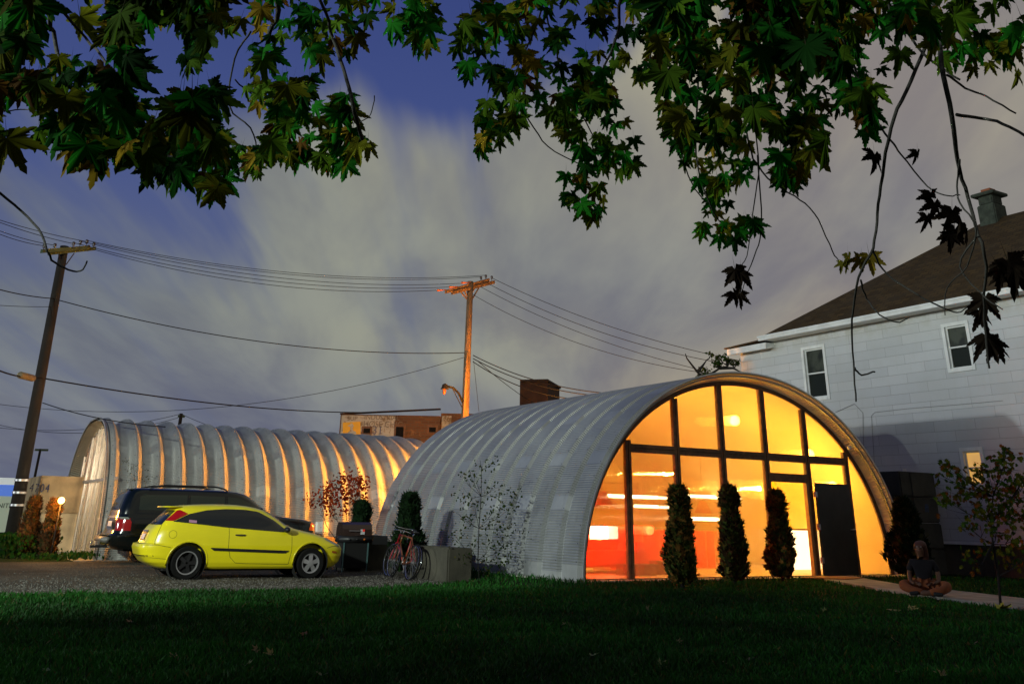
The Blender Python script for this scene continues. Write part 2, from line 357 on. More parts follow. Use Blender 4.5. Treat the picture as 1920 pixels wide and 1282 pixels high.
# twin-wall polycarbonate: vertical flutes smear what is behind it sideways
def f_poly(t,p,out,ob):
    geo=t.N('ShaderNodeNewGeometry'); u=t.vm('DOT_PRODUCT',geo.outputs['Position'],tuple(E1))
    s=t.m('MULTIPLY',t.m('SINE',t.m('MULTIPLY',u,2*PI/.0107)),2.6)
    sc=t.N('ShaderNodeVectorMath',operation='SCALE'); sc.inputs[0].default_value=tuple(E1); t.L(s,sc.inputs[3])
    z=t.m('MULTIPLY',t.m('SUBTRACT',t.noise(geo.outputs['Position'],300,0,0),.5),.05)
    nrm=t.vm('NORMALIZE',t.vm('ADD',t.vm('ADD',geo.outputs['Normal'],sc.outputs[0]),t.comb(0,0,z)))
    rf=t.N('ShaderNodeBsdfRefraction'); rf.inputs['IOR'].default_value=1.24; rf.inputs['Roughness'].default_value=.085; rf.inputs['Color'].default_value=(.95,.95,.93,1); t.L(nrm,rf.inputs['Normal'])
    tl=t.N('ShaderNodeBsdfTranslucent'); tl.inputs[0].default_value=(.85,.85,.83,1)
    tr=t.N('ShaderNodeBsdfTransparent'); tr.inputs[0].default_value=(.9,.9,.9,1)
    gl=t.N('ShaderNodeBsdfGlossy'); gl.inputs['Roughness'].default_value=.15
    a=t.N('ShaderNodeMixShader'); a.inputs[0].default_value=.19; t.L(rf.outputs[0],a.inputs[1]); t.L(tl.outputs[0],a.inputs[2])
    b=t.N('ShaderNodeMixShader'); b.inputs[0].default_value=.34; t.L(a.outputs[0],b.inputs[1]); t.L(tr.outputs[0],b.inputs[2])
    c=t.N('ShaderNodeMixShader'); c.inputs[0].default_value=.05; t.L(b.outputs[0],c.inputs[1]); t.L(gl.outputs[0],c.inputs[2]); t.L(c.outputs[0],out.inputs[0])
m_poly=shade('fluted_polycarbonate',fn=f_poly)
def pane(x0,x1,z0,z1,par,name='window_pane',mat=None,y=.02,top=None):
    N=10; up=[(x0+(x1-x0)*i/N) for i in range(N+1)]; tops=[min(z1,zt(x) if top is None else top(x)) for x in up]
    V=[(x,y,z0) for x in up]+[(x,y,max(t,z0)) for x,t in zip(up,tops)]
    return MB().add(V,[(i,i+1,N+2+i,N+1+i) for i in range(N)]).build(name,mat or m_poly,par)
for i in range(7):
    x0=xs[i]+(.077 if i else -.24); x1=xs[i+1]-(.077 if i<6 else -.24)
    if i==4: pane(x0,x1,DH+.19,ZT-.085,hut)
    elif i in(0,6): pane(x0,x1,.03,9,hut)
    else: pane(x0,x1,.03,ZT-.085,hut)
    if 0<i<6: pane(x0,x1,ZT+.085,9,hut)
# open door leaf folded back against the fixed pane
dr=MB().box(MU[4]+.07,MU[4]+1.22,-.135,-.09,.03,DH+.01).build('door',shade('door_paint',(.035,.032,.025),.55,var=.2,vs=3),hut)
MB().tube([(MU[4]+1.10,-.14,1.0),(MU[4]+1.10,-.19,1.0),(MU[4]+1.20,-.19,1.01)],.011).build('door_handle',m_steel,dr)
for z in (.35,1.05,1.75): MB().box(MU[4]+.02,MU[4]+.085,-.15,-.09,z-.06,z+.06).build('hinge',m_steel,dr)
MB().ball((3.35*.97,-.25,2.83),.055,12).build('floodlight',shade('white_plastic',(.8,.8,.75),.4),hut,True)
MB().box(4.60,4.64,-.22,-.12,1.18,1.30).build('outlet_box',m_steel,hut)
# interior: liner, floor, back wall, fittings
m_in=shade('warm_plywood',(.78,.60,.24),.75,var=.10,vs=2)
hut_shell('inner_lining',None,sup(AI-.02,BI-.02,2.05),[(.07,0),(9.4,0)],m_in,hut)
MB().prism([p for p in ell(AI-.03,BI-.03)],9.38,9.42).build('rear_wall',m_in,hut)
MB().box(-4.5,4.5,.06,9.4,.021,.035).build('floor',shade('floor_paint',(.5,.4,.28),.5,var=.2,vs=2),hut)
def emi(name,c,s): return shade(name,(.8,.8,.8),emit=c,es=s)
e_w=emi('tube_glow',(1,.80,.42),16); e_y=emi('shade_glow',(1,.62,.08),1.4); e_r=emi('red_lamp_glow',(1,.03,.01),2.2)
def solo(o,u,v,z,label,cat,name=None,group=None,rot=0): setloc(o,u,v,z,rot); return tag(o,label,cat,group)
# long shelf with lights, counter, red-glow screen, crates
def place_px(x,y,v): p=pv(x,y,v); return p
for (xa,xb,y,v,hh,lab) in [(1115,1232,927.5,4.2,.035,'bright strip light behind the two leftmost panes'),(1292,1440,929,5.6,.04,'bright strip light behind the two slim shrubs near the door'),(1345,1440,949,6.2,.05,'lower bright strip light left of the doorway'),(1190,1234,948,5.2,.04,'short strip light left of the first slim shrub'),(1604,1640,938,3.4,.03,'short strip light behind the rightmost pane'),(1296,1342,972,4.8,.05,'lowest strip light between the two left slim shrubs')]:
    a=pv(xa,y,v); b=pv(xb,y,v); t_=thing('strip_light',lab,'lamp',a[0],v,a[2],group='strip lights inside the glowing hut')
    Ln=b[0]-a[0]; MB().box(0,Ln,-.03,.03,-hh*.8,hh*.8).build('tube',e_w,t_); MB().box(0,Ln,.031,.06,-hh,hh).build('housing',m_steel,t_)
a=pv(1107,1010,1.6); b=pv(1139,986,1.6)
t_=thing('light_box','small bright white light box above the red glow','lamp',a[0],1.6,a[2]); MB().box(0,b[0]-a[0],-.02,.02,0,b[2]-a[2]).build('screen',emi('box_glow',(1,.9,.6),7),t_); MB().box(-.02,b[0]-a[0]+.02,.021,.08,-.02,b[2]-a[2]+.02).build('case',m_woodd,t_)
m_red=shade('red_glow_cloth',(.75,.05,.02),.85,var=.2,vs=3); m_box=shade('dark_crate',(.10,.035,.02),.8,var=.2,vs=6)  # cloth red stands in for a red lamp's glow at lower left
t_=thing('sofa','low red sofa behind the leftmost panes','sofa',-3.2,2.0,.035)
MB().box(-1.1,1.3,-.5,.45,.12,.45,.06).build('seat',m_red,t_); MB().box(-1.1,1.3,.2,.55,.40,.85,.06).build('backrest',m_red,t_)
for x in(-1.25,1.15): MB().box(x,x+.3,-.5,.55,.12,.62,.05).build('armrest',m_red,t_)
sa=pv(1112,992,2.9); sb=pv(1338,992,2.9); sl=(sb[0]-sa[0])/5
t_=thing('red_glow_screen','tall red screen added to show a red glow behind the sofa','screen',sa[0],2.9,.035)  # made-up screen spanning the red glow area
for k_ in range(5): MB().box(k_*sl,k_*sl+sl-.02,-.02+.07*(k_%2),.02+.07*(k_%2),0,sa[2]-.035).build('screen_panel',m_red,t_)
for (xa,xb,yt,vv_,lab) in[(1165,1186,1058,.9,'small dark crate left of the lowest mullion'),(1197,1220,1058,.9,'small dark crate just right of the left mullion'),(1228,1246,1052,1.1,'taller crate beside the first slim shrub')]:
    a=pv(xa,yt,vv_); b=pv(xb,yt,vv_); t_=thing('storage_crate',lab,'crate',a[0],vv_,.035,group='crates on the hut floor')
    Ln=b[0]-a[0]; MB().box(0,Ln,-.2,.2,0,a[2]-.06,.01).build('box',m_box,t_); MB().box(-.01,Ln+.01,-.21,.21,a[2]-.059,a[2]-.03).build('lid',m_box,t_)
wa=pv(1446,1000,3.0); wb=pv(1524,1000,3.0); t_=thing('interior_wall','bright yellow wall seen through the open doorway','wall',wa[0],3.0,.035); MB().box(0,wb[0]-wa[0],0,.1,0,2.6).build('wall',shade('yellow_wall',(.88,.70,.10),.7,var=.06,vs=2),t_); MB().box(0,wb[0]-wa[0],-.02,-.001,0,.1).build('skirting',m_wood,t_)
t_=thing('kitchen_counter','long pale kitchen counter across the middle of the hut','counter',-1.2,6.4,.035)
MB().box(0,4.0,-.3,.3,0,.86).build('cabinet',shade('counter_wood',(.55,.33,.13),.6,var=.2,vs=3),t_); MB().box(-.05,4.05,-.34,.34,.861,.91).build('worktop',shade('worktop',(.5,.42,.3),.4),t_)
t_=thing('wall_shelf','long wooden shelf unit high on the rear wall of the hut','shelf',-2.2,9.0,.035)
for z in(1.45,1.85,2.2): MB().box(0,4.6,-.18,.18,z,z+.035).build('shelf_board',m_wood,t_)
for x in(.05,1.5,3.0,4.5): MB().box(x,x+.04,-.17,.17,1.486,2.199).build('upright',m_wood,t_)
for (x,y,v,r,lab) in [(1128,938,.75,.24,'orange pendant shade at the far left of the glowing front'),(1318,955,3.0,.22,'dim pendant shade between the first two slim shrubs')]:
    p_=pv(x,y,v); t_=thing('pendant_lamp',lab,'lamp',p_[0],v,p_[2],group='pendant lamps in the glowing hut')
    MB().lathe([(.04,.2),(.10,.17),(r,-.08),(r-.01,-.08),(.09,.16)],n=20).build('lamp_shade',shade('orange_shade',(.55,.12,.03),.6,trans=.4),t_,True); MB().tube([(0,0,.19),(0,0,1.3)],.006,6).build('cord',m_woodd,t_)
qa=pv(1490,1060,2.2);qb=pv(1530,994,2.2); t_=thing('interior_partition','self-glowing white partition inside the doorway of the glowing hut','partition',(qa[0]+qb[0])/2,2.2,.035)
hh_=qb[2]; MB().box(-.75,.9,0,.06,0,hh_-.04).build('panel',shade('glowing_white_panel',(.85,.82,.72),.6,emit=(1,.86,.55),es=1.6),t_); MB().box(-.77,.92,-.01,.07,hh_-.039,hh_).build('cap_rail',m_wood,t_)  # emission makes the partition bright; it is no lamp
def inlamp(u,v,z,e,c=(1,.53,.085),r=.25): lamp('hut_light','POINT',W(u,v,z),e,c,r)
inlamp(-.5,2.4,2.2,190,r=.04); inlamp(-.8,6.0,2.2,220,r=.04); inlamp(2.6,1.4,1.9,110,(1,.50,.05)); inlamp(-3.5,1.2,.8,90,(1,.03,.006),.1); inlamp(-1.6,2.0,.9,60,(1,.02,.005),.1); inlamp(.2,.55,3.35,38,(1,.44,.05),.12); inlamp(2.6,.5,2.7,34,(1,.44,.05),.12); inlamp(3.5,.7,2.0,36,(1,.46,.05),.12); inlamp(1.6,1.5,1.9,110,(1,.64,.08),.05)  # points close to the glass are added to warm the arch liner
# ---- second hut, deep ribs, long side towards us
C2,A2,B2,N2=16.3,3.9,3.82,2.4
hut2=thing('arched_hut','long deeply ribbed steel arch hut behind the two parked cars','building',-11.6,C2,GZ,rot=-PI/2)
# local frame of hut2: x -> -v , y -> +u
def sup2(a,b): return sup(a,b,N2)
LEN2=10.6; vl=[(0,.02),(.03,.02),(.08,.0)]
k=0
while True:
    b0=.10+.61*k
    if b0>LEN2-.3: break
    for dv,of in[(.61*q_/12,.085*math.cos(2*PI*(q_/12-.22))-.06+.02*math.cos(4*PI*(q_/12-.22))) for q_ in range(12)]: vl.append((b0+dv,of))
    k+=1
vl.append((LEN2,.0))
hut_shell('shell',None,sup2(A2,B2),vl,m_shell2,hut2)
band(A2+.0,B2+.0,A2+.05,B2+.05,-.015,-.001,'rim_flange',m_steel,hut2,n=N2)
hut_shell('overhang_liner',None,sup2(A2-.20,B2-.20),[(.0,.14),(.30,.0)],shade('liner2',(.22,.20,.15),.5,.3,fn=f_liner),hut2)
m_poly2=shade('clear_polycarbonate',(.6,.55,.45),.35,fn=f_poly)
a2,b2=A2-.22,B2-.22; zt2=lambda u: b2*max(0,1-(abs(u)/(a2))**N2)**(1/N2)
yg=.28
mux=[-3.6,-2.6,-1.6,-.6,.4,1.4,2.4,3.3]
for x in mux[1:-1]: MB().box(x-.03,x+.03,yg-.03,yg+.05,.05,zt2(x)).build('mullion',m_steel,hut2)
MB().box(-3.55,3.6,yg-.035,yg+.05,2.0,2.08).build('transom',m_steel,hut2)
MB().box(-3.65,3.65,yg-.03,yg+.05,0,.05).build('sill',m_steel,hut2)
for i in range(len(mux)-1):
    if i==6: continue
    pane(mux[i]+.04,mux[i+1]-.04,.05,2.0,hut2,y=yg,top=zt2); pane(mux[i]+.04,mux[i+1]-.04,2.08,9,hut2,y=yg,top=zt2)
pane(2.44,3.3,2.08,9,hut2,y=yg,top=zt2)
d2=MB().box(2.44,3.34,yg-.03,yg+.02,.05,2.0).build('door',shade('grey_door',(.16,.18,.19),.5,var=.1,vs=2),hut2); MB().ball((2.55,yg-.07,1.0),.035,8).build('door_handle',m_steel,d2)
MB().ball((-3.0,.25,2.75),.07,10).build('floodlight',MATS['white_plastic'],hut2,True)
MB().tube([(-3.45,.3,1.9),(-3.45,.3,1.25),(-3.3,.3,1.2)],.06,10).build('vent_pipe',m_steel,hut2,True)
mi2=shade('pale_lining',(.62,.56,.46),.7,var=.08,vs=2)
hut_shell('inner_lining',None,sup2(A2-.23,B2-.23),[(yg+.06,0),(6,0)],mi2,hut2)
MB().prism([p for p in [q[:2] for q in [sup2(a2,b2)(i/60) for i in range(61)]]],5.9,5.94).build('rear_wall',mi2,hut2)
for z,yy in((3.0,1.6),(2.2,1.2)):
    p_=(1.2,yy,z); t_=thing('strip_light','white strip light inside the far left hut, '+('upper one' if z>2.5 else 'lower one'),'lamp',-11.6+yy,C2+.6,z,rot=-PI/2,group='strip lights in the rear hut'); MB().box(-1.6,.8,-.03,.03,-.03,.03).build('tube',emi('tube2',(1,.93,.75),11),t_); MB().box(-1.6,.8,-.04,.04,.031,.07).build('housing',m_steel,t_)
t_=thing('neon_strip','red and orange glowing strip inside the far left hut','lamp',-11.6+1.0,C2+1.2,1.95+GZ+.35,rot=-PI/2); MB().box(-1.2,1.0,-.03,.03,-.05,.05).build('tube',emi('neon',(1,.13,.01),6),t_); MB().box(-1.2,1.0,.031,.06,-.06,.06).build('housing',m_steel,t_)
lamp('hut2_light','POINT',W(-10.4,C2-.2,2.2),330,(1,.80,.52),.2)
MB().box(-4.2,4.2,-.5,LEN2+.2,-.15,.012).build('floor_slab',m_conc,hut2)
# ------------------------------------------------------------------ white house on the right
UH=7.0
def f_siding(t,p,out,ob):
    x,y,z=t.sep(ob); br=t.N('ShaderNodeTexBrick'); t.L(t.comb(y,z,0),br.inputs['Vector'])
    br.inputs['Scale'].default_value=1; br.inputs['Brick Width'].default_value=1.22; br.inputs['Row Height'].default_value=.264; br.inputs['Mortar Size'].default_value=.0038; br.inputs['Mortar Smooth'].default_value=.1
    br.inputs['Color1'].default_value=(.56,.57,.59,1); br.inputs['Color2'].default_value=(.49,.505,.53,1); br.inputs['Mortar'].default_value=(.20,.20,.21,1); br.offset=.5
    a=t.noise(ob,.8,5,.65); b=t.noise(t.vm('MULTIPLY',ob,(1,5,.5)),2,4,.6)
    c=t.mix(t.mr(a,.35,.7,0,.30),br.outputs['Color'],(.42,.42,.40)); c=t.mix(t.mr(b,.5,.75,0,.22),c,(.45,.45,.42))
    # patchy duller tone towards the top of the wall
    e=t.mr(z,6.05,6.55,0,.55); e=t.m('MULTIPLY',e,t.mr(t.noise(ob,2.2,4,.7),.35,.6)); c=t.mix(e,c,(.36,.35,.28))
    t.L(c,p.inputs['Base Color']); fr=t.m('FRACT',t.m('DIVIDE',z,.264))
    bp=t.N('ShaderNodeBump'); bp.inputs['Strength'].default_value=.6; bp.inputs['Distance'].default_value=.012; t.L(t.m('SUBTRACT',1.,fr),bp.inputs['Height']); t.L(bp.outputs[0],p.inputs['Normal'])
m_siding=shade('shingle_siding',rough=.8,fn=f_siding)
def f_roof(t,p,out,ob):
    x,y,z=t.sep(ob); br=t.N('ShaderNodeTexBrick'); t.L(t.comb(y,t.m('MULTIPLY',z,1.6),0),br.inputs['Vector'])
    br.inputs['Brick Width'].default_value=.3; br.inputs['Row Height'].default_value=.14; br.inputs['Mortar Size'].default_value=.012; br.inputs['Scale'].default_value=1
    br.inputs['Color1'].default_value=(.095,.058,.022,1); br.inputs['Color2'].default_value=(.05,.03,.012,1); br.inputs['Mortar'].default_value=(.035,.024,.014,1)
    c=t.mix(t.mr(t.noise(ob,1.3,5,.7),.3,.7,0,.5),br.outputs['Color'],(.06,.045,.03)); t.L(c,p.inputs['Base Color'])
    bp=t.N('ShaderNodeBump'); bp.inputs['Strength'].default_value=.8; bp.inputs['Distance'].default_value=.02; t.L(br.outputs['Fac'],bp.inputs['Height']); bp.invert=True; t.L(bp.outputs[0],p.inputs['Normal'])
m_roof=shade('brown_roof_shingles',rough=.95,spec=.15,fn=f_roof)
m_white=shade('white_trim',(.72,.73,.72),.55,var=.12,vs=3)
hs=thing('house','white shingled two storey house with brown hip roof','house',0,0,0)
VC,VE=7.0,-16
wins=[]
W1a=pu(1507,657,UH);W1b=pu(1553,744,UH);W2a=pu(1771,614,UH);W2b=pu(1824,687,UH);W3a=pu(1806,846,UH);W3b=pu(1848,908,UH)
rects=[(W1b[1],W1a[1],W1b[2]+.02,W1a[2],0),(W2b[1],W2a[1],W2b[2],W2a[2],0),(W3b[1],W3a[1],W3b[2],W3a[2],1)]
# wall with real openings
ys=sorted({VE,VC,*[r[0] for r in rects],*[r[1] for r in rects]}); zs_=sorted({.72,6.6,*[r[2] for r in rects],*[r[3] for r in rects]})
mb=MB()
for i in range(len(ys)-1):
    for j in range(len(zs_)-1):
        yc=(ys[i]+ys[i+1])/2; zc_=(zs_[j]+zs_[j+1])/2
        if any(r[0]<yc<r[1] and r[2]<zc_<r[3] for r in rects): continue
        mb.add([(UH,ys[i],zs_[j]),(UH,ys[i+1],zs_[j]),(UH,ys[i+1],zs_[j+1]),(UH,ys[i],zs_[j+1])],[(0,1,2,3)])
mb.add([(UH,VC,.72),(UH+8,VC,.72),(UH+8,VC,6.6),(UH,VC,6.6)],[(0,1,2,3)]); mb.add([(UH+8,VE,.72),(UH+8,VC,.72),(UH+8,VC,6.6),(UH+8,VE,6.6)],[(0,1,2,3)]); mb.add([(UH,VE,.72),(UH+8,VE,.72),(UH+8,VE,6.6),(UH,VE,6.6)],[(0,1,2,3)])
mb.build('wall',m_siding,hs)
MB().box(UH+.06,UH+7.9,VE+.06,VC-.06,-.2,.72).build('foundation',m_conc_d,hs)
MB().box(UH-.05,UH+.0,VE,VC,.70,.76).build('water_table',m_white,hs)
m_glass=shade('night_glass',(.012,.016,.012),.22,spec=.35)
def f_curt(t,p,out,ob):
    z=t.sep(ob)[2]; t.L(t.mix(t.mr(t.noise(ob,3,2,.5),.4,.6),(.010,.013,.008),(.05,.058,.04)),p.inputs['Base Color'])
m_curt=shade('dim_curtain',rough=.3,fn=f_curt)
for i,(y0,y1,z0,z1,lit) in enumerate(rects):
    fm=MB(); d=.09
    fm.box(UH-.035,UH+.08,y0-.09,y0,z0-.09,z1+.09); fm.box(UH-.035,UH+.08,y1,y1+.09,z0-.09,z1+.09); fm.box(UH-.035,UH+.08,y0,y1,z1,z1+.09); fm.box(UH-.05,UH+.08,y0,y1,z0-.09,z0)
    wn_=fm.build('window',m_white,hs)
    zm=(z0+z1)/2; s_=MB(); s_.box(UH+.03,UH+.07,y0,y1,zm-.02,zm+.02); s_.box(UH+.04,UH+.075,y0,y0+.04,z0,z1); s_.box(UH+.04,UH+.075,y1-.04,y1,z0,z1); s_.box(UH+.041,UH+.074,y0+.04,y1-.04,z0,z0+.04); s_.box(UH+.041,UH+.074,y0+.04,y1-.04,z1-.04,z1); s_.build('sash',m_white,wn_)
    MB().box(UH+.09,UH+.10,y0,y1,z0,zm).build('pane',emi('lit_window',(1,.48,.03),.5) if lit else m_glass,wn_)
    MB().box(UH+.09,UH+.10,y0,y1,zm+.001,z1).build('pane',emi('lit_window',(1,.5,.03),1.0) if lit else m_curt,wn_)
# roof
ZE=6.66; RU=10.75; rv=-.25; rz=9.88; VH=5.55
mb=MB(); P=[(6.5,VH,ZE),(6.5,VE-.4,ZE),(RU,VE-.4,rz),(RU,rv,rz),(RU*2-6.5,VH,ZE),(RU*2-6.5,VE-.4,ZE)]
# slight sag makes the hip line curve
mb.add(P,[(0,1,2,3),(0,3,4),(3,2,5,4),(1,5,2),(0,4,5,1)]); rf=mb.build('roof',m_roof,hs)
mb=MB().box(6.42,6.5,VE-.4,VH+.02,ZE-.13,ZE+.01); mb.box(6.40,6.44,VE-.4,VH+.04,ZE-.04,ZE+.02); mb.box(6.5,UH,VE-.4,VH,ZE-.10,ZE-.07); mb.build('gutter',m_white,hs)
mb=MB(); mb.add([(6.55,VH-.05,6.56),(6.55,7.3,6.50),(14.5,7.3,6.50),(14.5,VH-.05,6.56),(6.55,VH-.05,6.60),(6.55,7.3,6.54),(14.5,7.3,6.54),(14.5,VH-.05,6.60)],[(0,1,2,3),(4,5,6,7),(0,4,5,1),(1,5,6,2),(2,6,7,3),(3,7,4,0)]); mb.build('roof',m_roof,hs)
MB().prism([(6.62,6.30),(6.62,6.49),(UH+.0,6.49),(UH+.0,6.36)],VH-.1,7.25).build('fascia',m_white,hs)
ch=pu(1861,402,RU); cm=MB(); cy=ch[1]
cm.box(RU-.31,RU+.31,cy-.29,cy+.29,rz-.3,rz+.42,.03); cm.box(RU-.26,RU+.26,cy-.24,cy+.24,rz+.42,rz+.70,.03); cm.box(RU-.40,RU+.40,cy-.38,cy+.38,rz+.70,rz+.80,.02)
cc=cm.build('chimney',shade('chimney_stone',(.045,.055,.04),.95,var=.4,vs=6,bump=.5,bs=20),rf); MB().box(RU-.15,RU+.15,cy-.15,cy+.15,rz+.801,rz+.95).build('flue_tile',shade('flue_clay',(.28,.09,.04),.9),cc)
vp=pu(1735,510,8.9); MB().tube([(8.9,vp[1],vp[2]-.3),(8.9,vp[1],vp[2]+.22)],.05,10).build('vent_pipe',m_woodd,rf)
def wcable(pts,r=.008,par=hs,mat=None): 
    q=[pu(x,y,UH-.015) for x,y in pts]; MB().tube(q,r,5).build('cable',mat or m_woodd,par)
wcable([(1560,776),(1602,757),(1618,774),(1619,850),(1619,900)],.005); wcable([(1880,751),(1790,759),(1700,766),(1640,773),(1634,779),(1638,845),(1640,880)],.004)
# ------------------------------------------------------------------ stacked concrete blocks beside the big hut
cb=0
for j in range(4):
    z0=.605*j; p_=thing('concrete_block',['bottom block of the tall concrete stack beside the big hut','second block up in the tall concrete stack','third block up in the tall concrete stack, with faint blue marks','top block of the tall concrete stack by the white house'][j],'concrete block',5.72,.35,z0-.02,group='concrete blocks stacked beside the white house')
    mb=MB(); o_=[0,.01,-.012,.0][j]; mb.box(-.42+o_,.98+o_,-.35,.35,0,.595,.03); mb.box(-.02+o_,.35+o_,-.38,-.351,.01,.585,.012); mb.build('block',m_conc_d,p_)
    if j==3: MB().tube([(.1,-.1,.59),(.1,-.1,.66),(.2,-.1,.66),(.2,-.1,.59)],.012,6).build('lifting_loop',m_steel,p_)
    if j==2:
        mk=MB(); 
        for x in(.42,.47,.52): mk.tube([(x,-.354,.25),(x+.02,-.354,.44)],.006,4)
        mk.tube([(.42,-.354,.36),(.54,-.354,.36)],.005,4); mk.build('paint_mark',shade('blue_paint',(.05,.12,.28),.8),p_)
# rear lamp on a post between the huts (lights the rear hut, pole and house corner)
t_=thing('lamp_post','low sodium lamp post in the yard behind the big hut','lamp post',1.3,10.35,GZ)
MB().tube([(0,0,0),(0,0,3.0)],[.06,.05],10).build('post',m_steel,t_,True); MB().lathe([(.02,3.35),(.16,3.28),(.2,3.2)],n=16).build('lamp_cap',m_steel,t_,True); MB().ball((0,0,3.10),.05,12).build('lamp_globe',emi('sodium',(1,.42,.05),30),t_,True)
lamp('yard_lamp','POINT',W(1.3,10.35,2.98),8500,(1,.38,.06),.40)
# path-side lamp at the left hut entrance
pl=pv(115,938,12.9); t_=thing('lamp_post','bright amber garden lamp on a short post beside the left hut entrance','lamp post',pl[0],12.9,GZ)
zl=pl[2]-GZ; MB().tube([(0,0,0),(0,0,zl-.05)],.018,10).build('post',m_woodd,t_,True); MB().ball((0,0,zl),.085,14).build('lamp_globe',emi('amber_bulb',(1,.55,.10),14),t_,True)
lamp('garden_lamp','POINT',W(pl[0]-.0,12.9,pl[2]),260,(1,.42,.06),.18)
t_=thing('added_street_lamp','tall street lamp added out of view on the left to light car and hut','street lamp',-31.2,-10,0)  # post added out of view to go with the fill lamp
MB().tube([(0,0,0),(0,0,7.4),(.15,0,8.0),(.6,0,8.4),(1.0,0,8.42)],[.11,.08,.06,.05,.05],12).build('pole',m_steel,t_,True); MB().prism([(.95,8.46),(1.5,8.44),(1.5,8.38),(.95,8.34)],-.14,.14).build('lamp_head',m_steel,t_)
t_=thing('added_shade_hedge','tall dense cedar screen added out of view to shade the near lawn','added_shade_hedge',-24,-11.2,0)  # unseen cedar screen added to keep the fill lamp off the near lawn
hm=MB(); hn=26
for j in range(9):
    zz_=7.15*j/8
    for i in range(hn+1):
        for sd in(-1,1): hm.v.append((sd*(.75-.25*(j/8)**2)+.10*math.sin(i*1.9+j*2.3+sd),3.3*i/hn,max(0,zz_+(.22*math.sin(i*1.35)+.12*math.sin(i*3.1) if j==8 else 0))))
hm.n=len(hm.v); ix=lambda j,i,sd:(j*(hn+1)+i)*2+sd
for j in range(8):
    for i in range(hn):
        for sd in(0,1): hm.f.append((ix(j,i,sd),ix(j,i+1,sd),ix(j+1,i+1,sd),ix(j+1,i,sd)))
    hm.f.append((ix(j,0,0),ix(j,0,1),ix(j+1,0,1),ix(j+1,0,0))); hm.f.append((ix(j,hn,0),ix(j,hn,1),ix(j+1,hn,1),ix(j+1,hn,0)))
for i in range(hn): hm.f.append((ix(8,i,0),ix(8,i,1),ix(8,i+1,1),ix(8,i+1,0)))
hm.build('foliage',shade('added_hedge_green',(.02,.05,.012),.9,var=.4,vs=5,bump=1,bs=12),t_)
for i in range(5): MB().tube([(0,.3+.65*i,-.1),(0,.3+.65*i,.6)],.09,8).build('trunk',m_bark,t_)
# ------------------------------------------------------------------ low buildings on the left
def textobj(s,size,mat,name,parent,loc,rot,extr=.01,sx=1,space=1):
    cu=bpy.data.curves.new(name,'FONT'); cu.body=s; cu.size=size; cu.extrude=extr; cu.space_character=space
    tmp=bpy.data.objects.new('tmp',cu); SC.collection.objects.link(tmp); dg=bpy.context.evaluated_depsgraph_get(); me=bpy.data.meshes.new_from_object(tmp.evaluated_get(dg)); bpy.data.objects.remove(tmp)
    me.materials.clear(); me.materials.append(mat); o=bpy.data.objects.new(name,me); SC.collection.objects.link(o); o.parent=parent; o.location=loc; o.rotation_euler=rot; o.scale=(sx,1,1); return o
RX=(PI/2,0,0)
VB=18.2
a=pv(52,1040,VB); b=pv(128,893,VB); c_=pv(52,960,VB)
bb=thing('number_building','low tan block building numbered 4704 under amber light','building',a[0],VB,GZ)
wd=4.0; ztop=b[2]-GZ; zmid=c_[2]-GZ
m_tan=shade('tan_block',(.46,.36,.22),.9,var=.3,vs=1.2,bump=.3,bs=12)
MB().box(0,wd,0,4,0,zmid-.001).build('wall',m_tan,bb); MB().box(-.06,wd+.05,-.05,4,zmid,ztop).build('parapet',shade('tan_parapet',(.36,.25,.13),.9,var=.35,vs=1.5),bb)
ta=pv(54,921,VB-.06); tb=pv(94,921,VB-.06)
textobj('4704',.34,shade('number_blue',(.02,.035,.10),.6),'number_sign',bb,(ta[0]-a[0],-.07,ta[2]-GZ),RX,sx=(tb[0]-ta[0])/.86,space=1.25)
VW=46; a=pv(-60,995,VW); b=pv(29,905,VW); c_=pv(29,918,VW); d_=pv(29,930,VW)
wb=thing('depot_building','white depot with blue roof band at the far left edge','building',a[0],VW,0)
wd=b[0]-a[0]; zb_=pv(29,965,VW)[2]
MB().box(0,wd,0,8,-.1,d_[2]).build('wall',shade('glowing_depot_wall',(.62,.70,.55),.7,emit=(.55,.65,.5),es=.18),wb)  # emission brightens depot wall and bands in place of light on them
MB().box(0,wd+.05,-.05,8,d_[2]+.001,c_[2]+.25).build('fascia_band',shade('glowing_blue_band',(.05,.12,.5),.5,emit=(.12,.25,.8),es=.55),wb); MB().box(0,wd+.08,-.08,8,c_[2]+.251,b[2]+.25).build('roof_edge',shade('glowing_white_band',(.8,.8,.8),.5,emit=(.8,.9,.9),es=.35),wb)
ta=pv(-14,951,VW-.1); textobj('UNITED',.34,shade('dark_letters',(.05,.06,.05),.6),'sign_lettering',wb,(ta[0]-a[0],-.03,ta[2]),RX,sx=1.0)
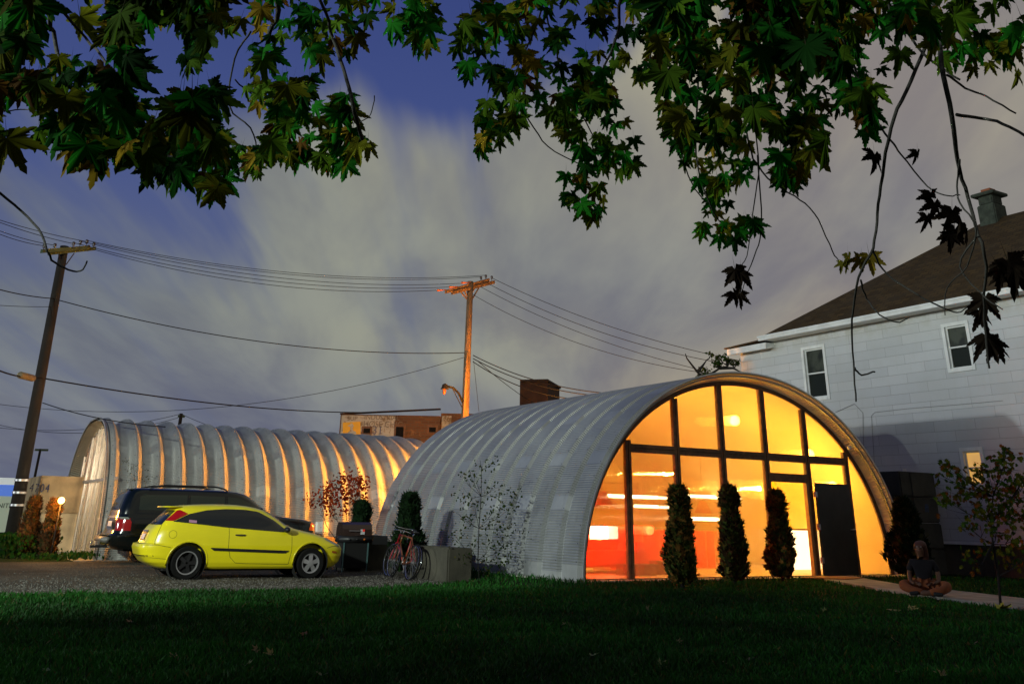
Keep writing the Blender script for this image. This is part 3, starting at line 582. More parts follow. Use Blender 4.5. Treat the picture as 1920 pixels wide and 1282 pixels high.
# brick warehouse far behind
def f_brick(t,p,out,ob):
    x,y,z=t.sep(ob); br=t.N('ShaderNodeTexBrick'); t.L(t.comb(t.m('ADD',x,y),z,0),br.inputs['Vector']); br.inputs['Scale'].default_value=1; br.inputs['Brick Width'].default_value=.4; br.inputs['Row Height'].default_value=.15; br.inputs['Mortar Size'].default_value=.02
    br.inputs['Color1'].default_value=(.17,.075,.03,1); br.inputs['Color2'].default_value=(.10,.045,.02,1); br.inputs['Mortar'].default_value=(.12,.08,.05,1)
    c=t.mix(t.mr(t.noise(ob,1.6,5,.75),.56,.68,0,.7),br.outputs['Color'],(.30,.16,.06)); t.L(c,p.inputs['Base Color'])
m_brick=shade('old_brick',rough=.95,fn=f_brick)
def f_worn(t,p,out,ob):
    a=t.noise(ob,1.1,6,.8); b=t.noise(ob,6,4,.7); c=t.mix(t.mr(t.m('ADD',t.m('MULTIPLY',a,.7),t.m('MULTIPLY',b,.3)),.50,.60),(.46,.45,.38),(.20,.13,.06)); t.L(c,p.inputs['Base Color'])
m_worn=shade('worn_white_paint',rough=.9,fn=f_worn)
YB=55.
def py(x,y,Y=YB):
    r=ray(x,y); return CP+r*(Y/r[1])
bk=wthing('brick_warehouse','old brick warehouse with faded painted wall sign far behind','building',py(638,1000)*np.array([1,1,0]))
o0=np.array(bk.location)
def bx(xa,xb,yt,dy0,dy1,name,mat,par=bk,ybot=None,Y=YB,y2=None):
    A=py(xa,yt,Y)-o0; B=py(xb,yt if y2 is None else y2,Y)-o0; z0=0 if ybot is None else py(xa,ybot,Y)[2]
    zA=A[2];zB=B[2]; return MB().add([(A[0],dy0,z0),(B[0],dy0,z0),(B[0],dy1,z0),(A[0],dy1,z0),(A[0],dy0,zA),(B[0],dy0,zA),(B[0],dy1,zA),(A[0],dy1,zA)],[(0,3,2,1),(4,5,6,7),(0,1,5,4),(1,2,6,5),(2,3,7,6),(3,0,4,7)]).build(name,mat,par)
bx(639,826,776,0,9,'wall',m_brick,y2=767); bx(826.3,1000,773,.4,9,'wall',m_brick,y2=766)
bx(641,742,778,-.03,-.004,'painted_sign',m_worn,y2=773); bx(828,846,778,.37,.396,'painted_patch',m_worn,ybot=806)
MB().add([tuple(py(x,y)-o0+np.array([0,dy,0])) for dy in(-.12,.3) for x,y in((638,774.5),(742,769.5),(826,765.5),(826,767.5),(742,771.7),(638,776.6))],[(0,1,4,5),(1,2,3,4),(6,7,10,11),(7,8,9,10),(0,1,7,6),(1,2,8,7),(5,4,10,11),(4,3,9,10),(2,3,9,8),(0,5,11,6)]).build('coping',m_woodd,bk)
def pw_(x,y,dy): q=py(x,y)-o0; return (q[0],dy,q[2])
oy=MB(); oy.prism([(pw_(x_,y_,0)[0],pw_(x_,y_,0)[2]) for x_,y_ in((643,792),(676,790),(676,816),(643,816))],-.06,-.035)
sg=oy.build('painted_panel',shade('glowing_ochre_paint',(.62,.30,.02),.8,var=.1,vs=2,emit=(.9,.42,.03),es=.16),bk)  # slight emission lifts the ochre like light falling on it
sil=[(652,814),(654,809),(657,807.5),(657.5,803),(656,799.5),(652,799),(654,797),(657,796),(658,794),(661,793.5),(662,796),(664,798.5),(663,800),(661.6,800),(661.6,804),(662.5,807.5),(667,809),(669,814)]
MB().prism([(pw_(x,y,0)[0],pw_(x,y,0)[2]) for x,y in sil],-.085,-.061).build('painted_figure',m_worn,sg)
for xa,xb,ya,yb in((682,694,803,814),(743,756,800,822),(805,817,801,812)):
    A=pw_(xa,ya,0);B=pw_(xb,yb,0); w_=MB().box(A[0]-.1,B[0]+.1,-.07,-.031,B[2],A[2]+.12).build('window',m_wood,bk); MB().box(A[0],B[0],-.09,-.071,B[2]+.05,A[2]).build('pane',shade('dark_opening',(.01,.01,.01),.9,spec=.05),w_)
m_ghost=shade('faded_letters',(.17,.14,.11),.9)
for tx,x,y,sz,sx in(('SUP',651,788,.34,1.0),('INDUSTRIAL',683,786,.36,.98),('HOSE CHIC',681,800,.46,.92)):
    q=pw_(x,y,-.04); textobj(tx,sz,m_ghost,'faded_lettering',bk,q,RX,sx=sx,extr=.004)
q=pw_(697,813.5,-.04); textobj('31',.62,shade('faded_blue',(.13,.14,.22),.9),'faded_lettering',bk,q,RX,extr=.004)
lamp('warehouse_glow','POINT',tuple(py(850,900,44)+np.array([1.5,0,1.0])),450,(1,.5,.12),.3)
tw=wthing('brick_tower','square dark brick roof tower rising over the hut roof','tower',py(975,1000,60)*np.array([1,1,0])); oo=np.array(tw.location)
A=py(975,715,60)-oo; B=py(1027,714,60)-oo; C_=py(1049,727,66)-oo; m_db=shade('dark_brick',(.045,.02,.01),.95,var=.4,vs=2); D_=py(975,720,66)-oo
MB().add([(A[0],0,0),(B[0],0,0),(C_[0],6,0),(A[0]+1,6,0),(A[0],0,A[2]),(B[0],0,B[2]),(C_[0],6,C_[2]),(A[0]+1,6,A[2])],[(0,1,5,4),(1,2,6,5),(2,3,7,6),(3,0,4,7),(4,5,6,7)]).build('wall',m_db,tw)
MB().tube([(A[0],-.05,A[2]+.02),(B[0],-.05,B[2]+.02),(C_[0]+.03,6,C_[2]+.02)],.09,6).build('coping',m_woodd,tw)
# ------------------------------------------------------------------ vehicles
def interp(tab,z,i): 
    zs=[t[0] for t in tab]; return float(np.interp(z,zs,[t[i] for t in tab]))
class Body:
    def __init__(s,tab,p): s.t=tab; s.p=p
    def ab(s,z): xr,xf,w_=(interp(s.t,z,i) for i in(1,2,3)); return (xr+xf)/2,(xf-xr)/2,w_
    def y(s,x,z,off=0):
        c,h,w_=s.ab(z); k=min(.9999,abs((x-c)/h)); return w_*(1-k**s.p)**(1/s.p)+off
    def x(s,y,z,end,off=0):
        c,h,w_=s.ab(z); k=min(.9999,abs(y/w_)); return c+end*(h*(1-k**s.p)**(1/s.p)+off)
    def ring(s,z,N=96):
        c,h,w_=s.ab(z); out=[]
        for k in range(N):
            t=2*PI*k/N; cc,ss=math.cos(t),math.sin(t); out.append((c+h*math.copysign(abs(cc)**(2/s.p),cc),w_*math.copysign(abs(ss)**(2/s.p),ss),z))
        return out
    def shell(s,zs,N=96):
        V=[];
        for z in zs: V+=s.ring(z,N)
        F_=[(i*N+k,i*N+(k+1)%N,(i+1)*N+(k+1)%N,(i+1)*N+k) for i in range(len(zs)-1) for k in range(N)]
        F_+=[tuple(range(N))[::-1],tuple(range((len(zs)-1)*N,len(zs)*N))]; return V,F_
    def side(s,name,lo,up,mat,par,sgn=-1,off=.006,nx=24,nz=8):
        """patch on the flank between polylines lo and up (x,z)"""
        xs_=np.linspace(max(lo[0][0],up[0][0]),min(lo[-1][0],up[-1][0]),nx+1); V=[]
        for x in xs_:
            a=np.interp(x,[q[0] for q in lo],[q[1] for q in lo]); b=np.interp(x,[q[0] for q in up],[q[1] for q in up])
            for j in range(nz+1):
                z=a+(b-a)*j/nz; V.append((x,sgn*s.y(x,z,off),z))
        return MB().add(V,[(i*(nz+1)+j,(i+1)*(nz+1)+j,(i+1)*(nz+1)+j+1,i*(nz+1)+j+1) for i in range(nx) for j in range(nz)]).build(name,mat,par,True)
    def end(s,name,y0,y1,z0,z1,mat,par,e=-1,off=.006,ny=20,nz=8,taper=0):
        V=[]
        for i in range(ny+1):
            for j in range(nz+1):
                z=z0+(z1-z0)*j/nz; yy=(y0+(y1-y0)*i/ny)*(1-taper*j/nz); V.append((s.x(yy,z,e,off),yy,z))
        return MB().add(V,[(i*(nz+1)+j,(i+1)*(nz+1)+j,(i+1)*(nz+1)+j+1,i*(nz+1)+j+1) for i in range(ny) for j in range(nz)]).build(name,mat,par,True)
    def line(s,pts,sgn,mat,name,par,r=.004):
        P=[]
        for (a,b) in zip(pts[:-1],pts[1:]):
            for k in range(6): t=k/6; x=a[0]+(b[0]-a[0])*t; z=a[1]+(b[1]-a[1])*t; P.append((x,sgn*s.y(x,z,.001),z))
        x,z=pts[-1]; P.append((x,sgn*s.y(x,z,.001),z)); return MB().tube(P,r,5).build(name,mat,par)
def cut_wells(V,F_,axles,r,wid,hw,ring=96):
    me=bpy.data.meshes.new('b'); me.from_pydata(V,[],F_); bm=bmesh.new(); bm.from_mesh(me); bmesh.ops.recalc_face_normals(bm,faces=bm.faces[:]); bm.to_mesh(me); bm.free()
    bo=bpy.data.objects.new('tmpb',me); SC.collection.objects.link(bo); cut=[]
    for ax,zc in axles:
        for sg_ in(-1,1):
            m=MB(); y0,y1=sg_*(hw-wid),sg_*(hw+.3); N=40
            m.lathe([(0,min(y0,y1)),(r,min(y0,y1)),(r,max(y0,y1)),(0,max(y0,y1))],(ax,0,zc),N,'y'); bm=bmesh.new(); cm_=bpy.data.meshes.new('c'); cm_.from_pydata(m.v,[],m.f); bm.from_mesh(cm_); bmesh.ops.remove_doubles(bm,verts=bm.verts[:],dist=1e-5); bmesh.ops.recalc_face_normals(bm,faces=bm.faces[:]); bm.to_mesh(cm_); bm.free()
            co=bpy.data.objects.new('tmpc',cm_); SC.collection.objects.link(co); cut.append(co)
            md=bo.modifiers.new('b','BOOLEAN'); md.operation='DIFFERENCE'; md.solver='EXACT'; md.object=co
    dg=bpy.context.evaluated_depsgraph_get(); dg.update(); out=bpy.data.meshes.new_from_object(bo.evaluated_get(dg))
    for o in cut+[bo]: bpy.data.objects.remove(o)
    return out
def body_obj(name,me,mats,par):
    me.materials.clear()
    for m in mats: me.materials.append(m)
    me.polygons.foreach_set('use_smooth',[True]*len(me.polygons)); me.set_sharp_from_angle(angle=math.radians(38))
    o=bpy.data.objects.new(name,me); SC.collection.objects.link(o); o.parent=par; return o
m_yel=shade('yellow_paint',(.80,.69,.010),.28,coat=.6,var=.05,vs=1.5); m_blk=shade('black_plastic',(.012,.012,.013),.45); m_rub=shade('tyre_rubber',(.007,.007,.007),.9,spec=.15); m_tint=shade('tinted_glass',(.008,.012,.014),.06,spec=.9)
m_well=shade('wheel_well',(.004,.004,.004),.95); m_alloy=shade('alloy',(.50,.50,.52),.35,.7); m_red_l=shade('red_lens',(.35,.006,.006),.12,spec=.8); m_amb=shade('amber_lens',(.42,.10,.01),.2); m_chr=shade('chrome',(.7,.72,.74),.12,1.); m_clear=shade('clear_lens',(.22,.24,.2),.1,spec=.8)
m_seam=shade('panel_gap',(.02,.02,.005),.8)
def wheel(par,x,y,z,R_,wd,rimR,style,sgn):
    w_=bpy.data.objects.new('wheel',None); SC.collection.objects.link(w_); w_.parent=par; w_.location=(x,y,z); 
    h=wd/2; MB().lathe([(rimR,-h*.9),(R_*.93,-h),(R_,-h*.75),(R_,h*.75),(R_*.93,h),(rimR,h*.9),(rimR,-h*.9)],n=44,axis='y').build('tyre',m_rub,w_,True,auto=50)
    o=sgn*h*.86
    rm=MB(); 
    if style=='spoke':
        rm.lathe([(rimR+.006,o-sgn*.02),(rimR+.004,o+sgn*.004),(rimR-.022,o),(rimR-.03,o-sgn*.06)],n=44,axis='y')
        for k in range(5):
            a=2*PI*k/5+.3; ca,sa=math.cos(a),math.sin(a)
            def q(r,t,d): return (r*ca-t*sa,o+sgn*d,r*sa+t*ca)
            rm.add([q(.035,-.035,.0),q(.035,.035,.0),q(rimR-.015,.045,-.012),q(rimR-.015,-.045,-.012),q(.035,-.035,-.05),q(.035,.035,-.05),q(rimR-.015,.045,-.05),q(rimR-.015,-.045,-.05)],[(0,1,2,3),(0,4,5,1),(1,5,6,2),(2,6,7,3),(3,7,4,0)])
        rm.lathe([(0,o+sgn*.006),(.055,o+sgn*.004),(.06,o-sgn*.03)],n=20,axis='y')
        rm.build('rim',m_alloy,w_,True,auto=30)
    else:
        rm.lathe([(rimR+.004,o-sgn*.01),(rimR+.003,o+sgn*.006),(rimR-.016,o+sgn*.004),(rimR-.02,o-sgn*.04)],n=44,axis='y').build('rim',m_alloy,w_,True,auto=30)
        sp=MB()
        for k in range(5):
            a=2*PI*k/5; ca,sa=math.cos(a),math.sin(a)
            def q(r,t,d): return (r*ca-t*sa,o+sgn*d,r*sa+t*ca)
            sp.add([q(.02,-.03,-.02),q(.02,.03,-.02),q(rimR-.02,.035,-.03),q(rimR-.02,-.035,-.03)],[(0,1,2,3)])
        sp.build('spokes',m_blk,w_)
    MB().lathe([(0,o-sgn*.07),(rimR,o-sgn*.07)],n=30,axis='y').build('brake_disc',m_well,w_)
# yellow hatchback
car=thing('hatchback_car','bright yellow three door hatchback parked on the gravel','car',-11.213,4.0+.83,GZ,rot=-.0436); car.scale=(.9606,)*3
HT=[(.20,-.50,3.22,.74),(.24,-.62,3.30,.79),(.32,-.78,3.38,.825),(.45,-.90,3.43,.842),(.58,-.945,3.43,.848),(.655,-.93,3.38,.85),(.675,-.84,3.33,.848),(.72,-.815,3.22,.845),(.80,-.79,3.04,.838),(.86,-.77,2.86,.828),(.93,-.735,2.52,.805),(.98,-.70,2.28,.782),(1.05,-.63,2.10,.758),(1.15,-.53,1.93,.732),(1.25,-.43,1.76,.695),(1.33,-.345,1.60,.652),(1.38,-.27,1.40,.60),(1.41,-.05,1.2,.53),(1.428,.25,1.0,.42),(1.436,.5,.85,.2)]
BH=Body(HT,5.2)
zs_=sorted(set([t[0] for t in HT]+list(np.arange(.22,1.4,.04).round(3))))
V,F_=BH.shell(zs_,112); me=cut_wells(V,F_,[(0,.315),(2.615,.315)],.385,.26,.85)
body=body_obj('body',me,[m_yel,m_well],car)
mb=MB(); mb.box(-.42,3.1,-.6,.6,.16,.30); mb.build('underbody',m_well,car)
for x in(0,2.615):
    for sg in(-1,1): MB().lathe([(.377,sg*.56),(.377,sg*.832)],(x,0,.315),40,'y').build('wheel_arch_liner',m_well,car)
for sg in(-1,1):
    wheel(car,0,sg*.745,.315,.315,.20,.215,'ring',sg); wheel(car,2.615,sg*.745,.30,.30,.19,.195,'spoke',sg)
    BH.side('side_window',[(-.36,1.085),(.0,1.055),(.74,.985),(1.5,.935),(2.09,.90)],[(-.36,1.09),(-.06,1.235),(.3,1.315),(.69,1.345),(1.1,1.34),(1.39,1.305),(1.75,1.14),(2.09,.905)],m_tint,car,sg,nx=40)
    BH.side('tail_light',[(-.50,1.10),(-.36,1.10),(-.09,1.235)],[(-.50,1.11),(-.30,1.30),(-.24,1.31),(-.09,1.24)],m_red_l,car,sg,off=.011)
    BH.side('side_moulding',[(.44,.585),(.50,.545),(2.02,.495),(2.10,.54)],[(.44,.60),(2.10,.548)],m_blk,car,sg,off=.014)
    BH.side('marker_light',[(3.10,.505),(3.22,.49)],[(3.10,.545),(3.22,.53)],m_amb,car,sg,off=.008,nx=4,nz=2)
    BH.side('headlight',[(2.93,.765),(3.12,.68),(3.27,.61)],[(2.93,.785),(3.05,.79),(3.2,.71),(3.28,.645)],m_clear,car,sg,off=.008)
    h_=MB(); 
    for k in range(9): t=k/8; x=.93+.19*t; h_.ball((x,sg*(BH.y(x,.835)+.012+.012*math.sin(PI*t)),.845-.004*t),(.016,.012,.018-.006*abs(t-.5)),8)
    h_.build('door_handle',m_blk,car,True)
    BH.line([(.78,.975),(.80,.6),(.86,.42),(.98,.315),(1.2,.30),(2.12,.285)],sg,m_seam,'door_gap',car); BH.line([(2.14,.90),(2.16,.55),(2.12,.285)],sg,m_seam,'door_gap',car)
    BH.line([(-.55,1.06),(-.62,.9),(-.665,.72),(-.67,.64)],sg,m_seam,'hatch_gap',car)
    BH.line([(-.9,.64),(-.62,.645),(-.36,.60)],sg,m_seam,'bumper_gap',car); BH.line([(2.97,.60),(3.1,.635),(3.3,.64)],sg,m_seam,'bumper_gap',car)
    BH.line([(-.93,.42),(-.6,.40),(-.42,.385)],sg,m_seam,'bumper_crease',car,r=.003)
    c_=[(-.35+.075*math.cos(a),.845+.075*math.sin(a)) for a in np.linspace(0,2*PI,17)]; 
    if sg<0: BH.line(c_,sg,m_seam,'fuel_flap',car,r=.003)
    MB().ball((2.0,sg*.90,.955),(.07,.10,.06),12).build('mirror',m_blk,car,True)
    # flared lip over each arch
    for ax in(0,2.615):
        P=[]
        for a in np.linspace(-.25,PI+.25,26):
            x=ax+.405*math.cos(a); z=.315+.405*math.sin(a)
            if z<.25: continue
            P.append((x,sg*(BH.y(x,z)-.004),z))
        MB().tube(P,.016,6).build('arch_lip',m_yel,car,True)
BH.end('rear_window',-.60,.60,1.02,1.30,m_tint,car,taper=.12); BH.end('windscreen',-.62,.62,1.02,1.32,m_tint,car,e=1,taper=.14)
BH.end('number_plate',-.20,.20,.74,.84,shade('plate_white',(.55,.55,.6),.5,var=.3,vs=30),car,off=.012); BH.end('plate_recess',-.27,.27,.715,.875,m_blk,car,off=.006); BH.end('plate_garnish',-.3,.3,.88,.915,m_chr,car,off=.02)
BH.end('bumper_insert',-.72,.72,.43,.45,m_blk,car,off=.004)
MB().box(-.52,-.20,-.56,.56,1.352,1.378,.01).build('spoiler',m_yel,car,True)
mb=MB(); mb.tube([(BH.x(.1,1.03,-1,.02),.1,1.04),(BH.x(-.25,1.08,-1,.02),-.30,1.07)],.008,6); mb.build('rear_wiper',m_blk,car)
BH.side('window_sticker',[(-.06,1.075),(.10,1.062)],[(-.06,1.125),(.10,1.112)],shade('pink_sticker',(.45,.22,.34),.7),car,-1,off=.012,nx=4,nz=2)
# dark SUV behind
suv=thing('off_road_car','dark green black estate off-roader parked behind the yellow hatchback','car',-10.9,9.9+.95,GZ)
ST=[(.34,-.62,4.40,.86),(.42,-.76,4.50,.92),(.56,-.82,4.55,.955),(.66,-.82,4.56,.965),(.70,-.74,4.56,.965),(.80,-.70,4.55,.965),(.95,-.69,4.52,.96),(1.03,-.68,4.44,.95),(1.08,-.67,4.25,.935),(1.13,-.66,3.75,.90),(1.18,-.655,3.35,.885),(1.26,-.64,3.15,.87),(1.40,-.60,2.94,.835),(1.55,-.55,2.74,.79),(1.66,-.50,2.56,.745),(1.72,-.45,2.35,.69),(1.755,-.38,2.0,.60),(1.775,-.1,1.7,.4)]
BS=Body(ST,8.5); zs_=sorted(set([t[0] for t in ST]+list(np.arange(.36,1.72,.05).round(3))))
V,F_=BS.shell(zs_,112); me=cut_wells(V,F_,[(.45,.39),(3.45,.39)],.47,.30,.97)
m_suv=shade('dark_green_paint',(.002,.005,.005),.16,coat=.8)
body_obj('body',me,[m_suv,m_well],suv); MB().box(-.4,4.2,-.65,.65,.30,.5).build('underbody',m_well,suv)
for x in(.45,3.45):
    for sg in(-1,1): MB().lathe([(.468,sg*.66),(.468,sg*.93)],(x,0,.39),40,'y').build('wheel_arch_liner',m_well,suv)
for sg in(-1,1):
    wheel(suv,.45,sg*.83,.39,.39,.26,.24,'spoke',sg); wheel(suv,3.45,sg*.83,.39,.39,.26,.24,'spoke',sg)
    for lo,up in(([(-.22,1.25),(.95,1.245)],[(-.22,1.56),(-.12,1.60),(.95,1.615)]),([(1.03,1.245),(1.92,1.24)],[(1.03,1.615),(1.92,1.60)]),([(2.0,1.24),(2.98,1.235)],[(2.0,1.60),(2.3,1.58),(2.6,1.47),(2.98,1.26)])): BS.side('side_window',lo,up,shade('suv_glass',(.018,.026,.018),.08,spec=.9),suv,sg)
    BS.side('tail_light',[(-.68,.77),(-.36,.77)],[(-.68,1.02),(-.40,1.02),(-.36,.97)],m_red_l,suv,sg,off=.012); BS.side('tail_light',[(-.68,1.03),(-.42,1.03)],[(-.68,1.08),(-.46,1.08),(-.42,1.05)],m_clear,suv,sg,off=.012)
    BS.side('marker_light',[(4.28,.82),(4.46,.82)],[(4.28,.86),(4.32,1.0),(4.40,1.02),(4.46,1.0)],m_amb,suv,sg,off=.010)
    mb=MB(); P=[(.0+2.0*t,sg*.70,1.745+.095*min(1,6*t,6*(1-t))**.6) for t in np.linspace(0,1,22)]; mb.tube(P,.02,6); mb.build('roof_rail',m_blk,suv,True)
    for pts in([(1.0,1.62),(.98,.95),(.92,.62)],[(1.97,1.6),(1.99,.5)],[(3.0,1.23),(2.95,.8),(2.98,.45)]): BS.line(pts,sg,m_seam,'door_gap',suv)
    BS.side('side_moulding',[(.98,.62),(2.95,.62)],[(.98,.70),(2.95,.70)],m_suv,suv,sg,off=.02)
    MB().ball((2.85,sg*1.02,1.27),(.07,.12,.09),12).build('mirror',m_suv,suv,True)
BS.end('rear_window',-.66,.66,1.24,1.62,m_tint,suv,taper=.10); BS.end('windscreen',-.68,.68,1.22,1.66,m_tint,suv,e=1,taper=.12)
BS.end('tail_light',-.90,-.72,.78,1.05,m_red_l,suv,off=.010,ny=6); BS.end('tail_light',.72,.90,.78,1.05,m_red_l,suv,off=.010,ny=6)
BS.end('plate_garnish',-.45,.45,1.05,1.10,m_chr,suv,off=.02); BS.end('number_plate',-.26,.26,.86,.98,shade('plate_white',(.55,.55,.6)),suv,off=.014)
MB().box(-.90,-.76,-.74,.74,.50,.62,.02).build('bumper_step',shade('grey_step',(.22,.22,.2),.5,.3),suv,True)
mb=MB().box(-1.08,-.6,-.035,.035,.36,.42); mb.build('tow_bar',m_blk,suv); MB().ball((-1.07,0,.47),.032,10).build('tow_ball',m_chr,suv,True)
MB().box(-.46,-.30,-.62,.62,1.70,1.735,.012).build('spoiler',m_suv,suv,True)
# ------------------------------------------------------------------ gas grill
gp=pv(655,1064,6.2); gsc=.9;gr=thing('gas_grill','black gas grill with closed lid and folding side table','grill',gp[0]+.05,6.2,GZ,rot=-.1)
gr.scale=(gsc,)*3; mb=MB(); prof=[(-.30,.86),(-.30,1.02),(-.24,1.13),(-.12,1.19),(.14,1.19),(.27,1.10),(.31,.98),(.31,.86)]
mb.prism([(a,b) for a,b in prof],-.40,.40,'x'); mb.build('lid',shade('lid_enamel',(.035,.020,.016),.22,coat=.5),gr)
MB().box(-.42,.42,-.31,.32,.70,.859,.02).build('firebox',m_blk,gr,True); MB().box(-.36,.36,-.26,.28,.10,.699).build('cabinet',m_well,gr)
for x in(-.34,.31): MB().box(x,x+.03,-.29,-.26,0,.70).build('leg',shade('teal_leg',(.06,.12,.12),.5),gr)
for x in(-.34,.31): MB().box(x,x+.03,.26,.29,0,.70).build('leg',m_blk,gr)
MB().box(.43,.86,-.27,.25,.83,.87,.01).build('side_table',m_blk,gr); MB().box(.44,.85,-.29,-.272,.66,.829).build('side_panel',m_blk,gr); MB().box(.52,.68,-.05,.1,.871,.885).build('side_burner_cap',m_alloy,gr)
bd=MB().box(.08,.19,-.328,-.313,.90,1.02).build('badge',shade('badge_white',(.6,.6,.62),.5,var=.4,vs=40),gr); MB().box(.13,.19,-.333,-.329,.965,1.02).build('badge_corner',shade('glowing_badge_red',(.75,.03,.02),.4,emit=(1,.05,.02),es=.15),bd)  # red badge corner given a faint glow, though no lamp
MB().tube([(-.25,-.36,.98),(.05,-.36,.98)],.012,8).build('lid_handle',m_chr,gr)
for x in(-.2,0,.2): MB().lathe([(0,-.345),(.025,-.34),(.028,-.31)],(x,0,.78),12,'y').build('knob',m_amb if x==.2 else m_blk,gr,True)
# ------------------------------------------------------------------ low concrete blocks between lot and hut
def lowblock(u,v,lu,lv,h,label):
    t_=thing('concrete_block',label,'concrete block',u,v,GZ-.02,group='low concrete blocks along the big hut')
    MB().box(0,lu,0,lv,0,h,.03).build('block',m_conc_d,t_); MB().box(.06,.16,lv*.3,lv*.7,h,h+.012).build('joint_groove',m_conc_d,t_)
b_=pg(735,1070,GZ)
lowblock(b_[0]-1.2,b_[1]+.1,1.35,.62,.66,'low concrete block behind the gas grill')
b_=pg(838,1091,GZ+.01); lowblock(b_[0],b_[1],.58,1.75,.66,'low concrete block behind the leaning bicycles')
b_=pg(866,1078,GZ+.02); lowblock(b_[0]-.55,b_[1]-.25,.6,1.3,.55,'low concrete block nearest the thin birch sapling')
# yellow-lit retaining wall at the foot of the rear hut
t_=thing('retaining_wall','smooth low wall glowing orange at the foot of the rear hut','wall',-6.35,11.9,GZ); MB().box(0,6.5,-.12,.12,0,.62).build('wall',shade('smooth_render',(.55,.40,.2),.85,var=.08,vs=2),t_)
# ------------------------------------------------------------------ bicycles
def bicycle(label,u,v,z,rot,lean,fc,sc=1.0,bars='flat'):
    t_=thing('bicycle',label,'bicycle',u,v,z,rot,group='bicycles leaning by the concrete block'); t_.rotation_euler=(Matrix.Rotation(YAW+rot,3,'Z')@Matrix.Rotation(lean,3,'X')).to_euler(); t_.scale=(sc,)*3
    fm=shade('bike_'+fc[0],fc[1],.3,coat=.5); R_=.34
    for x in(0,1.02):
        w_=bpy.data.objects.new('wheel',None); SC.collection.objects.link(w_); w_.parent=t_; w_.location=(x,0,R_)
        c=[(R_*math.cos(a),0,R_*math.sin(a)) for a in np.linspace(0,2*PI,37)]; MB().tube(c,.014,6,False).build('tyre',m_rub,w_,True)
        c=[((R_-.025)*math.cos(a),0,(R_-.025)*math.sin(a)) for a in np.linspace(0,2*PI,37)]; MB().tube(c,.011,6,False).build('rim',m_chr,w_,True)
        sp=MB()
        for k in range(20): a=2*PI*k/20; sp.tube([(.02*math.cos(a+.8),.02*(-1)**k,.02*math.sin(a+.8)),((R_-.03)*math.cos(a),0,(R_-.03)*math.sin(a))],.0016,3,False)
        sp.lathe([(.02,-.03),(.02,.03)],n=8,axis='y'); sp.build('spokes',m_alloy,w_)
    bb_=(.43,0,.28);st=(.29,0,.80);ht=(.86,0,.86);hb=(.90,0,.70);ra=(0,0,R_);fa=(1.02,0,R_)
    m=MB(); 
    for a,b,r in((bb_,st,.016),(st,ht,.015),(bb_,hb,.018),(ht,hb,.019),): m.tube([a,b],r,8)
    for y in(-.05,.05): m.tube([(bb_[0],y*.5,bb_[2]),(0,y,R_)],.009,6); m.tube([(st[0],y*.3,st[2]-.04),(0,y,R_)],.008,6); m.tube([(hb[0],y*.6,hb[2]),(fa[0]-.02,y,R_+.02),(fa[0],y,R_)],.011,6)
    m.build('frame',fm,t_,True)
    MB().tube([st,(.25,0,.92)],.013,8).build('seat_post',m_chr,t_,True)
    sd=MB(); sd.add([(.12,-.07,.93),(.12,.07,.93),(.25,.06,.95),(.40,.02,.94),(.40,-.02,.94),(.25,-.06,.95),(.13,-.05,.90),(.13,.05,.90),(.38,.0,.91)],[(0,1,2,5),(5,2,3,4),(0,6,7,1),(1,7,8,3,2),(4,8,6,0,5),(3,8,4),(6,8,7)]); sd.build('saddle',m_blk,t_,True)
    if bars=='drop': P=[(.99,-.2,.74),(1.02,-.2,.80),(1.0,-.2,.90),(.88,-.19,.93),(.86,-.1,.94),(.86,.1,.94),(.88,.19,.93),(1.0,.2,.90),(1.02,.2,.80),(.99,.2,.74)]
    else: P=[(.72,-.30,1.0),(.80,-.27,1.02),(.87,-.1,1.0),(.87,.1,1.0),(.80,.27,1.02),(.72,.30,1.0)]
    MB().tube(P,.012,7).build('handlebar',m_chr,t_,True); MB().tube([ht,(.85,0,.96)],.013,7).build('stem',m_chr,t_,True)
    MB().tube([P[0],P[1]],.017,7).build('grip',m_blk,t_); MB().tube([P[-1],P[-2]],.017,7).build('grip',m_blk,t_)
    ck=MB().lathe([(.09,-.04),(.09,-.035),(.0,-.035)],bb_,20,'y'); ck.tube([(.43,-.06,.28),(.50,-.06,.13)],.008,5); ck.tube([(.43,.06,.28),(.36,.06,.43)],.008,5); ck.build('crank',m_alloy,t_)
    MB().box(.46,.54,-.12,-.06,.115,.14).build('pedal',m_blk,t_); MB().box(.32,.40,.06,.12,.42,.445).build('pedal',m_blk,t_)
    return t_
p1=pg(742,1079,GZ);p2=pg(775,1088,GZ)
bicycle('red framed bicycle, the left of two leaning together',-6.74,3.28,GZ,PI/2+.06,.20,('red',(.45,.01,.02)),1.0,'flat')
bicycle('rusty orange road bicycle, the right of two leaning together',-6.93,2.98,GZ,PI/2-.05,.21,('rust',(.20,.06,.02)),1.0,'drop')
